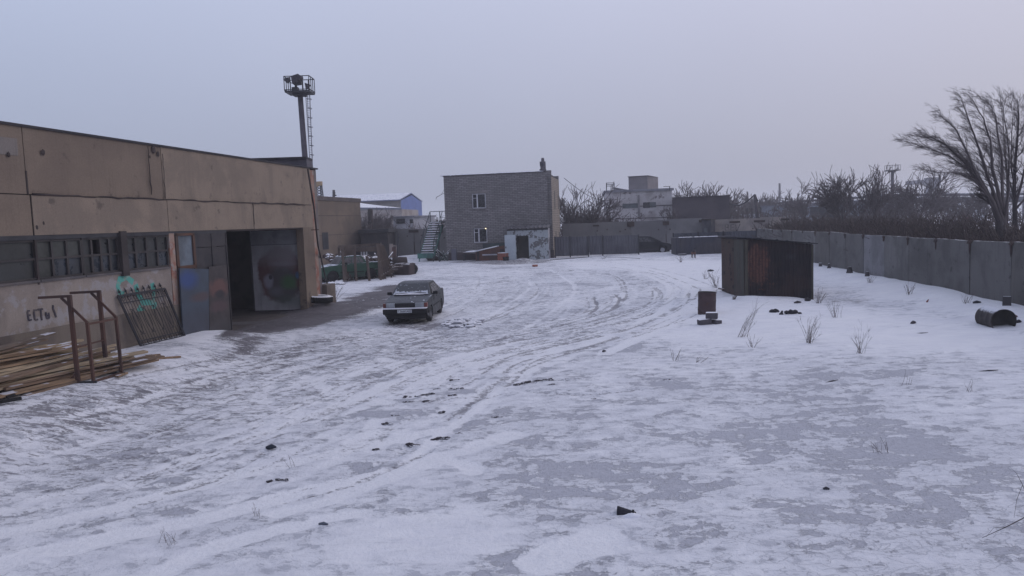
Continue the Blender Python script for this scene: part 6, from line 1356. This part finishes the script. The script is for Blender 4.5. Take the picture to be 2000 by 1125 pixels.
# big wind-leaning tree: explicit main limbs fanning from a low fork
def big_tree():
    R = random.Random(4); Y = 31.0; base = Vector((p(1953, 470, Y).x, Y, 0)); t = thing('leaning_tree', 'big bare tree with limbs swept to the left by the wind behind the concrete fence', 'tree', base); gt, gc_ = MB(), MB()
    def q(u, v, dy=0): return p(u, v, Y + dy)
    limbs = [([(1962, 480), (1950, 430), (1940, 398), (1915, 355), (1885, 318), (1850, 285), (1815, 265)], .17), ([(1955, 440), (1938, 392), (1908, 345), (1890, 300), (1870, 255), (1840, 228)], .11), ([(1957, 430), (1944, 385), (1925, 330), (1906, 275), (1893, 235), (1880, 200)], .10),
             ([(1960, 450), (1952, 385), (1938, 330), (1934, 275), (1920, 232), (1900, 195)], .11), ([(1962, 440), (1958, 380), (1958, 320), (1950, 270), (1944, 225), (1930, 200)], .09), ([(1950, 430), (1930, 385), (1900, 350), (1870, 338), (1830, 336), (1815, 333)], .045),
             ([(1945, 415), (1925, 372), (1890, 330), (1855, 305), (1815, 290), (1780, 280)], .07), ([(1948, 420), (1930, 375), (1905, 330), (1875, 300), (1840, 280), (1805, 268)], .06), ([(1963, 420), (1970, 370), (1972, 320), (1968, 270), (1960, 215)], .07)]
    for k_, (uv, r0) in enumerate(limbs):
        dy = R.uniform(-1.6, 1.6) if k_ else 0; n = len(uv); pts = [q(u, v, dy * (i / (n - 1))) for i, (u, v) in enumerate(uv)]
        if k_ == 0: pts[0] = Vector((pts[0].x, Y, -.2))
        fine = []; 
        for i in range(n - 1):
            for s in range(3): fine.append(pts[i].lerp(pts[i + 1], s / 3) + Vector((R.gauss(0, .012), R.gauss(0, .012), 0)) * (1 if i else 0))
        fine.append(pts[-1]); m = len(fine); rad = [max(.012, r0 * (1 - .9 * (i / (m - 1)) ** .75)) for i in range(m)]
        (gt if k_ == 0 else gc_).tube(fine, rad, 7, caps=False)
        for i in range(int(m * .3), m):
            for j in range(3 if k_ != 5 else 2):
                b = fine[i]; bd = (fine[min(i + 1, m - 1)] - fine[i - 1]).normalized(); sd = Vector((R.gauss(0, 1), R.gauss(0, 1), R.gauss(0, .8))).normalized(); nd = (bd * 1.1 + sd * .55 + Vector((-.25, 0, .12))).normalized()
                grow(gt, gc_, b, nd, R.uniform(.5, .95) * (1.1 - .5 * i / m), max(.006, rad[i] * .33), 2, R, Vector((-.42, 0, .06)), 4, (0, 0, 6, 3), .28, .0030)
    gt.build('trunk', bark, t, world=True, fix=False); gc_.build('crown', twigm, t, world=True, fix=False)
    R = random.Random(9); base = Vector((p(1984, 470, 32.5).x, 32.5, 0)); t = thing('tall_tree', 'straight bare tree at the right edge beside the big wind-swept tree', 'tree', base); gt, gc_ = MB(), MB(); Y = 32.5
    limbs = [([(1984, 480), (1983, 430), (1981, 380), (1982, 330), (1987, 270), (1990, 230), (1988, 200)], .13), ([(1983, 400), (1995, 360), (2005, 310), (2012, 260), (2015, 210)], .07), ([(1982, 385), (1970, 350), (1962, 300), (1960, 250), (1955, 205)], .05), ([(1982, 410), (2000, 390), (2020, 350), (2040, 300)], .06), ([(1983, 370), (1975, 330), (1975, 280), (1978, 230)], .05), ([(1967, 480), (1968, 400), (1966, 340), (1964, 290)], .06)]
    for k_, (uv, r0) in enumerate(limbs):
        dy = R.uniform(-1.2, 1.2) if k_ else 0; n = len(uv); pts = [q(u, v, dy * (i / (n - 1))) for i, (u, v) in enumerate(uv)]
        if k_ in (0, 5): pts[0] = Vector((pts[0].x, Y, -.2))
        fine = []
        for i in range(n - 1):
            for s in range(3): fine.append(pts[i].lerp(pts[i + 1], s / 3))
        fine.append(pts[-1]); m = len(fine); rad = [max(.012, r0 * (1 - .9 * (i / (m - 1)) ** .8)) for i in range(m)]
        (gt if k_ == 0 else gc_).tube(fine, rad, 7, caps=False)
        for i in range(int(m * .3), m):
            for j in range(3):
                b = fine[i]; bd = (fine[min(i + 1, m - 1)] - fine[i - 1]).normalized(); sd = Vector((R.gauss(0, 1), R.gauss(0, 1), R.gauss(0, .6))).normalized(); nd = (bd + sd * .7).normalized()
                grow(gt, gc_, b, nd, R.uniform(.35, .7), max(.007, rad[i] * .4), 2, R, Vector((-.2, 0, .1)), 4, (0, 0, 6, 3), .24, .0030)
    gt.build('trunk', bark, t, world=True, fix=False); gc_.build('crown', twigm, t, world=True, fix=False)
big_tree()
def ptree(label, u, vb, vt, Y, seed, name='bare_tree', wind=(0, 0, 0), dens=(9, 7, 5), nt=2, thin=None, group=None, spread=.35, tm=None):
    top = p(u, vt, Y).z; base = Vector((p(u, vb, Y).x, Y, 0)); h_ = top; R = random.Random(seed); tr = []
    for i in range(nt): tr.append((R.uniform(-.3, .3), (R.uniform(-spread, spread), R.uniform(-spread, spread), 1), h_ * R.uniform(.5, .66), .03 * h_ * R.uniform(.5, .8)))
    return tree(name, label, base, tr, seed, 3, dens, wind, thin or max(.012, Y * .00032), group, tm)
T = [('leftmost bare bush-like tree between the brick house and the panel building', 1122, 392, 72, 3), ('bare round tree between the brick house and the panel building, in the middle', 1145, 372, 76, 2), ('thin bare tree growing in front of the left corner of the panel building', 1190, 402, 74, 1), ('slender bare sapling before the right part of the panel building', 1300, 408, 75, 1),
     ('bare tree tops above the dark block at its left end', 1330, 366, 110, 3), ('low bare tree top above the middle of the dark block', 1352, 372, 112, 2), ('bare tree rising over the right end of the dark block', 1405, 366, 112, 3), ('bare tree right behind the slack cable', 1432, 374, 115, 2),
     ('hazy bare tree left of the leaning pole', 1452, 384, 150, 2), ('hazy bare tree behind the grey shed', 1492, 378, 150, 3), ('hazy tree beside the thin distant pole', 1515, 378, 150, 3), ('narrow bare tree right of the thin distant pole', 1548, 378, 120, 2), ('upright bare tree in the gap over the long fence', 1576, 364, 105, 1), ('thin bare tree right of the upright one', 1594, 374, 105, 1),
     ('left of the twin bare trees rising from the thicket', 1655, 334, 70, 2), ('right of the twin bare trees rising from the thicket', 1688, 336, 72, 2), ('bare tree immediately left of the light mast', 1720, 368, 85, 2), ('bushy bare tree immediately right of the light mast', 1778, 344, 80, 3), ('low bare tree under the gantry crane', 1800, 368, 90, 2), ('low bare tree behind the crown of the leaning tree', 1862, 370, 95, 3), ('bare tree far behind the leaning trunk', 1905, 372, 90, 2),
     ('bare shrub-tree left of the black chimney pipe before the whitish building', 708, 420, 84, 2), ('bare shrub-tree right of the black chimney pipe before the whitish building', 738, 412, 86, 3), ('thin bare tree near the white hut', 757, 416, 88, 2), ('low hazy shrubs left of the green stairway', 850, 428, 110, 2)]
for i, (lb, u, vt, Y, nt) in enumerate(T):
    ptree(lb, u, 430, vt, Y, 40 + i, nt=nt, group='bare trees beyond the yard fences', dens=(10, 7, 5) if Y < 90 else (10, 6, 4), spread=.45)
# thicket behind the concrete fence: dense leafless scrub, one mass
def thicket():
    R = random.Random(77); g = MB()
    for i in range(5200):
        if i < 4200:
            y = R.uniform(18, 62) if i < 2800 else R.uniform(50, 78); x = FX(y) + R.uniform(1.3, 6.5 if y < 45 else 8); h_ = R.uniform(1.9, 2.95) * (1 if y > 30 else 1.0)
            if y > 60: y = R.uniform(69, 82); x = R.uniform(13, 36)
        else: y = R.uniform(24, 70); x = FX(y) + R.uniform(4, 18); h_ = R.uniform(2.2, 3.3)
        b = Vector((x, y, 0)); d = Vector((R.gauss(-.12, .3), R.gauss(0, .3), 1)).normalized(); m = b + d * h_ * .5; tpt = m + (d + Vector((R.gauss(-.2, .3), R.gauss(0, .3), 0))).normalized() * h_ * .5
        r_ = .011 + .0004 * y; g.tube([b, m, tpt], [r_ * 1.6, r_, r_ * .5], 3, caps=False)
        for k_ in range(3):
            f_ = R.uniform(.3, .95); s = m.lerp(tpt, (f_ - .5) * 2) if f_ > .5 else b.lerp(m, f_ * 2); e = s + Vector((R.gauss(-.15, .35), R.gauss(0, .35), R.uniform(.15, .6))); g.tube([s, e], [r_ * .7, r_ * .4], 3, caps=False)
    o = g.build('scrub_thicket', twig2, fix=False); o['kind'] = 'stuff'
    tag(o, 'dense dark leafless scrub filling the ground behind the concrete fence', 'scrub')
thicket()
# scrub behind back fences
def scrub(label, x0, x1, y0, y1, n, hh, seed):
    R = random.Random(seed); g = MB()
    for i in range(n):
        x = R.uniform(x0, x1); y = R.uniform(y0, y1); h_ = R.uniform(.5, 1) * hh; b = Vector((x, y, 0)); d = Vector((R.gauss(0, .25), R.gauss(0, .25), 1)).normalized(); m = b + d * h_ * .5; t_ = m + (d + Vector((R.gauss(0, .3), R.gauss(0, .3), 0))).normalized() * h_ * .5; g.tube([b, m, t_], [.05, .04, .02], 3, caps=False)
        for k_ in range(3): s = m.lerp(t_, R.random()); g.tube([s, s + Vector((R.gauss(0, .5), R.gauss(0, .4), R.uniform(.2, .7)))], [.03, .02], 3, caps=False)
    o = g.build('scrub', twig2, fix=False); o['kind'] = 'stuff'; tag(o, label, 'scrub')
scrub('low leafless scrub behind the olive fence right of the brick house', 4.8, 12, 70, 84, 260, 3.7, 5)
scrub('leafless scrub behind the sooty fence before the whitish building', -20, -8, 76, 92, 260, 4.2, 6)
scrub('hazy scrub belt across the far distance', -30, 120, 150, 230, 1500, 6, 8)
scrub('scrub beyond the dark block and the yellowish fence', 22, 60, 84, 130, 900, 4.2, 9)

# ================================================================== weeds, clods, small debris
weedm = worn('dry_weed', (.10, .075, .07), (.07, .055, .055), bump=0, fine=0)
def weed(label, u, v, h_, n, lean, seed, name='dry_weed', grp=None, spread=.3):
    R = random.Random(seed); b = G(u, v); g = MB(); q_ = max(.35, min(1, b.y / 26)); n = int(n * 1.6)
    for i in range(n):
        d = Vector((R.gauss(lean, spread), R.gauss(0, spread * .6), 1)).normalized(); L_ = h_ * R.uniform(.5, 1.1); s = b + Vector((R.gauss(0, .05), R.gauss(0, .05), -.02)); pts = [s]
        for k_ in range(5): d = (d + Vector((lean * .12 + R.gauss(0, .07), R.gauss(0, .07), -.03))).normalized(); pts.append(pts[-1] + d * L_ / 5)
        g.tube(pts, [x_ * q_ for x_ in (.0055, .005, .0042, .0034, .0026, .0018)], 4, caps=False)
        for k_ in range(4): j = R.randint(2, 5); s2 = pts[j]; g.tube([s2, s2 + (d + Vector((R.gauss(0, .5), R.gauss(0, .4), R.uniform(0, .4)))).normalized() * L_ * R.uniform(.1, .3)], [.0028 * q_, .0014 * q_], 3, caps=False)
    return tag(g.build(name, weedm, fix=False), label, 'weed', grp)
WD = [('tall dry weed with long stalks bent to the right, below the coal lumps', 1448, 658, .95, 9, .32, .16), ('bushy dry weed with many upright stalks, below the coal row', 1580, 670, .75, 14, .15, .38), ('leaning crooked dry weed right of the bushy one', 1680, 690, .62, 9, .0, .35), ('dry weed between the shed and the fallen barrel', 1630, 620, .5, 8, -.05, .35),
      ('small dry weed just right of the tall bent one', 1470, 678, .35, 6, .1, .4), ('tiny upright dry weed below the rusty barrel', 1320, 704, .32, 4, 0, .15), ('tiny dry sprigs right of the tiny upright weed', 1362, 708, .2, 6, .3, .5), ('dry grass stalks at the left foot of the shed', 1398, 562, .75, 12, -.1, .3), ('dark weeds leaning on the left side of the shed', 1432, 585, .6, 12, .3, .4), ('dry weeds at the right corner of the shed', 1598, 592, .5, 10, .15, .35),
      ('small sprigs in the right snow field', 1722, 884, .22, 8, -.2, .5), ('tiny twig weed right of the crooked one', 1768, 752, .3, 3, .2, .15), ('thin lone stalk at the far right snow field', 1895, 765, .2, 4, .1, .3), ('small red-tipped sprigs in the left foreground', 335, 1062, .2, 6, -.1, .4), ('tiny sprig in the foreground tracks', 498, 1010, .18, 4, 0, .3), ('lone stalk in the tracks of the foreground', 568, 910, .25, 2, -.2, .1),
      ('bare shrub beside the buttress at the warehouse corner', 655, 590, .9, 12, .25, .5), ('dry weeds at the foot of the blue sheet', 395, 655, .4, 8, 0, .35), ('weeds along the concrete fence foot, nearest the shed', 1700, 552, .45, 9, 0, .4), ('weeds along the concrete fence foot, in the middle', 1775, 575, .5, 9, .1, .4), ('weeds along the concrete fence foot near the fallen barrel', 1888, 592, .35, 8, .1, .4),
      ('sparse stalks in the snow before the dark container', 1330, 512, .6, 10, 0, .5), ('sparse stalks in the snow left of the shed', 1378, 545, .5, 8, 0, .5), ('short weed under the gates', 1180, 506, .35, 7, 0, .5)]
for i, (lb, u, v, h_, n, le, spd) in enumerate(WD): weed(lb, u, v, h_, n, le, 60 + i, spread=spd, grp='dry weeds in the snow')
# twig coming in from the right edge
g = MB(); R = random.Random(5)
A = G(2010, 1028, .12); B = G(1965, 1048, .10); C_ = G(1918, 1062, .06); g.tube([A, B, C_], [.006, .0045, .002], 5); g.tube([B, G(1940, 1050, .1), G(1926, 1058, .05)], [.003, .002, .0012], 4); g.tube([G(2008, 1015, .2), G(1996, 1000, .3), G(1984, 985, .35), G(1970, 972, .36)], [.004, .003, .002, .001], 4); g.tube([G(1996, 1000, .3), G(1985, 1012, .2), G(1980, 1030, .1)], [.0025, .002, .001], 4)
tag(g.build('bare_twig', bark), 'bare forked twig reaching in at the lower right edge', 'twig')
clm = worn('frozen_soil', (.05, .042, .048), (.075, .065, .075), (.45, .46, .50), bs=20, s3=9, t3=.54, snow=.40, bump=.6)
CL = [(1080, 743, .11), (1062, 744, .13), (1040, 747, .10), (1022, 749, .09), (1008, 752, .06), (888, 742, .07), (890, 760, .09), (886, 771, .06), (852, 760, .06), (838, 770, .09), (833, 783, .06), (800, 775, .08), (796, 785, .06), (800, 869, .08), (860, 857, .09), (848, 858, .05), (897, 847, .04), (976, 815, .05),
      (864, 805, .05), (772, 812, .05), (755, 828, .06), (733, 878, .05), (545, 938, .07), (528, 875, .05), (1305, 742, .04), (1160, 779, .03), (1075, 752, .06)]
for i, (u, v, s_) in enumerate(CL):
    g = MB(); R = random.Random(i); c = G(u, v)
    for k_ in range(7): g.rock(c + Vector((R.gauss(0, s_ * .9), R.gauss(0, s_ * .35), s_ * R.uniform(-.25, .12))), s_ * R.uniform(.16, .42), i + k_, (1.7, 1, .7), 2, .8)
    tag(g.build('soil_clod', clm), 'dark clod of frozen soil thrown up among the wheel tracks', 'clod', 'frozen soil clods along the wheel tracks')
# heap behind the front wheel track
g = MB(); R = random.Random(6); c = G(905, 632)
for i in range(40): g.rock(G(R.uniform(868, 940), R.uniform(624, 640)) + Vector((0, 0, R.uniform(-.03, .05))), R.uniform(.04, .12), i, (1.5, 1, .6), 1, .6)
tag(g.build('frozen_heap', worn('slush_heap', (.30, .30, .34), (.45, .46, .50), (.06, .055, .06), s3=8, t3=.58, snow=.6, bs=20, bump=.6)), 'low churned heap of frozen slush right of the parked sedan', 'slush heap')
# pipe stub, snow-filled
c = G(1206, 1001, .0); e = G(1242, 1003, .0); t = thing('pipe_stub', 'short black broken pipe half buried in snow in the lower middle', 'pipe', c)
def half_pipe(c, e, r0, r1, n=14, m=9):
    g = MB(); vs = []; ax_ = (e - c).normalized(); sd = Vector((-ax_.y, ax_.x, 0)).normalized()
    for j in range(m):
        q = c.lerp(e, j / (m - 1)); rr = r0 + (r1 - r0) * j / (m - 1)
        for k_ in range(n): a_ = pi * k_ / (n - 1); vs.append(q + sd * rr * cos(a_) + Vector((0, 0, rr * sin(a_) - .012)))
    g.add(vs, [(j * n + k_, j * n + k_ + 1, (j + 1) * n + k_ + 1, (j + 1) * n + k_) for j in range(m - 1) for k_ in range(n - 1)], True); return g
g = half_pipe(c, e, .085, .030); o = g.build('shell', worn('black_plastic', (.022, .022, .03), (.035, .035, .045)), t, world=True, fix=False); so2 = o.modifiers.new('solid', 'SOLIDIFY'); so2.thickness = .008
ax_ = (e - c).normalized(); sd = Vector((-ax_.y, ax_.x, 0)); g = MB(); g.add([c + ax_ * .02 + sd * .083 * cos(pi * k_ / 10) + Vector((0, 0, .083 * sin(pi * k_ / 10) - .01)) for k_ in range(11)], [tuple(range(11))]); g.build('inner_face', M['black'], t, world=True)
g = MB(); g.rock(c.lerp(e, .55) - sd * .0 + Vector((.03, -.10, -.055)), .13, 4, (1.1, .60, .66), 3, .25); g.build('snow_cover', M['snowcap'], t, world=True)
g = MB(); q = G(1236, 1007, .0); g.bar(q + Vector((0, 0, -.02)), q + Vector((.01, .02, .06)), .02); g.build('broken_lug', M['black'], t, world=True)
# scattered sticks and scraps on the right snow field
ST = [('reddish stick poking from the drift below the fence', 1811, 590, .12, .03, (.20, .08, .07)), ('dark scrap of metal on the drift near the fallen barrel', 1908, 592, .22, .05, (.04, .04, .05)), ('small dark scrap in the middle of the right snow field', 1784, 632, .18, .05, (.06, .05, .06)), ('thin stick lying in the right snow field', 1800, 651, .3, .012, (.06, .05, .05)), ('reddish brick piece right of the fallen barrel', 1983, 620, .1, .05, (.15, .09, .10)), ('dark lump right of the fallen barrel', 1990, 630, .13, .05, (.04, .035, .045)),
      ('bent twig lying on the right snow field', 1625, 745, .28, .012, (.05, .045, .05)), ('dark twig near the right edge of the snow field', 1930, 725, .35, .015, (.05, .045, .05)), ('small dark pebble on grey crust in the right foreground', 1614, 956, .07, .02, (.04, .04, .05)), ('dark stub lying below the metal shed', 1558, 592, .25, .05, (.05, .04, .045)), ('dark lump at the right foot of the shed', 1578, 588, .2, .08, (.03, .028, .033)), ('dark scrap lying behind the weeds left of the shed', 1388, 530, .35, .07, (.06, .06, .07)), ('small dark offcut among tracks at the centre', 1180, 687, .1, .03, (.05, .05, .055)), ('blue-black bag scrap on the tracks at the left', 530, 876, .16, .04, (.03, .035, .05)), ('dark flake of ice and soil in the left foreground', 632, 1025, .12, .02, (.10, .11, .14))]
for i, (lb, u, v, L_, r_, c_) in enumerate(ST):
    g = MB(); c = G(u, v, r_ * .4); R = random.Random(i); a_ = R.uniform(-.5, .5); d = Vector((cos(a_), sin(a_), .1 if i else 1.2)) * L_ / 2; g.tube([c - d * 1.0, c + Vector((0, 0, r_ * .4)), c + d], [r_ * .7, r_, r_ * .4], 6)
    tag(g.build('debris_scrap', worn('scrap_%d' % i, c_, snow=.3)), lb, 'debris', 'small debris in the snow')
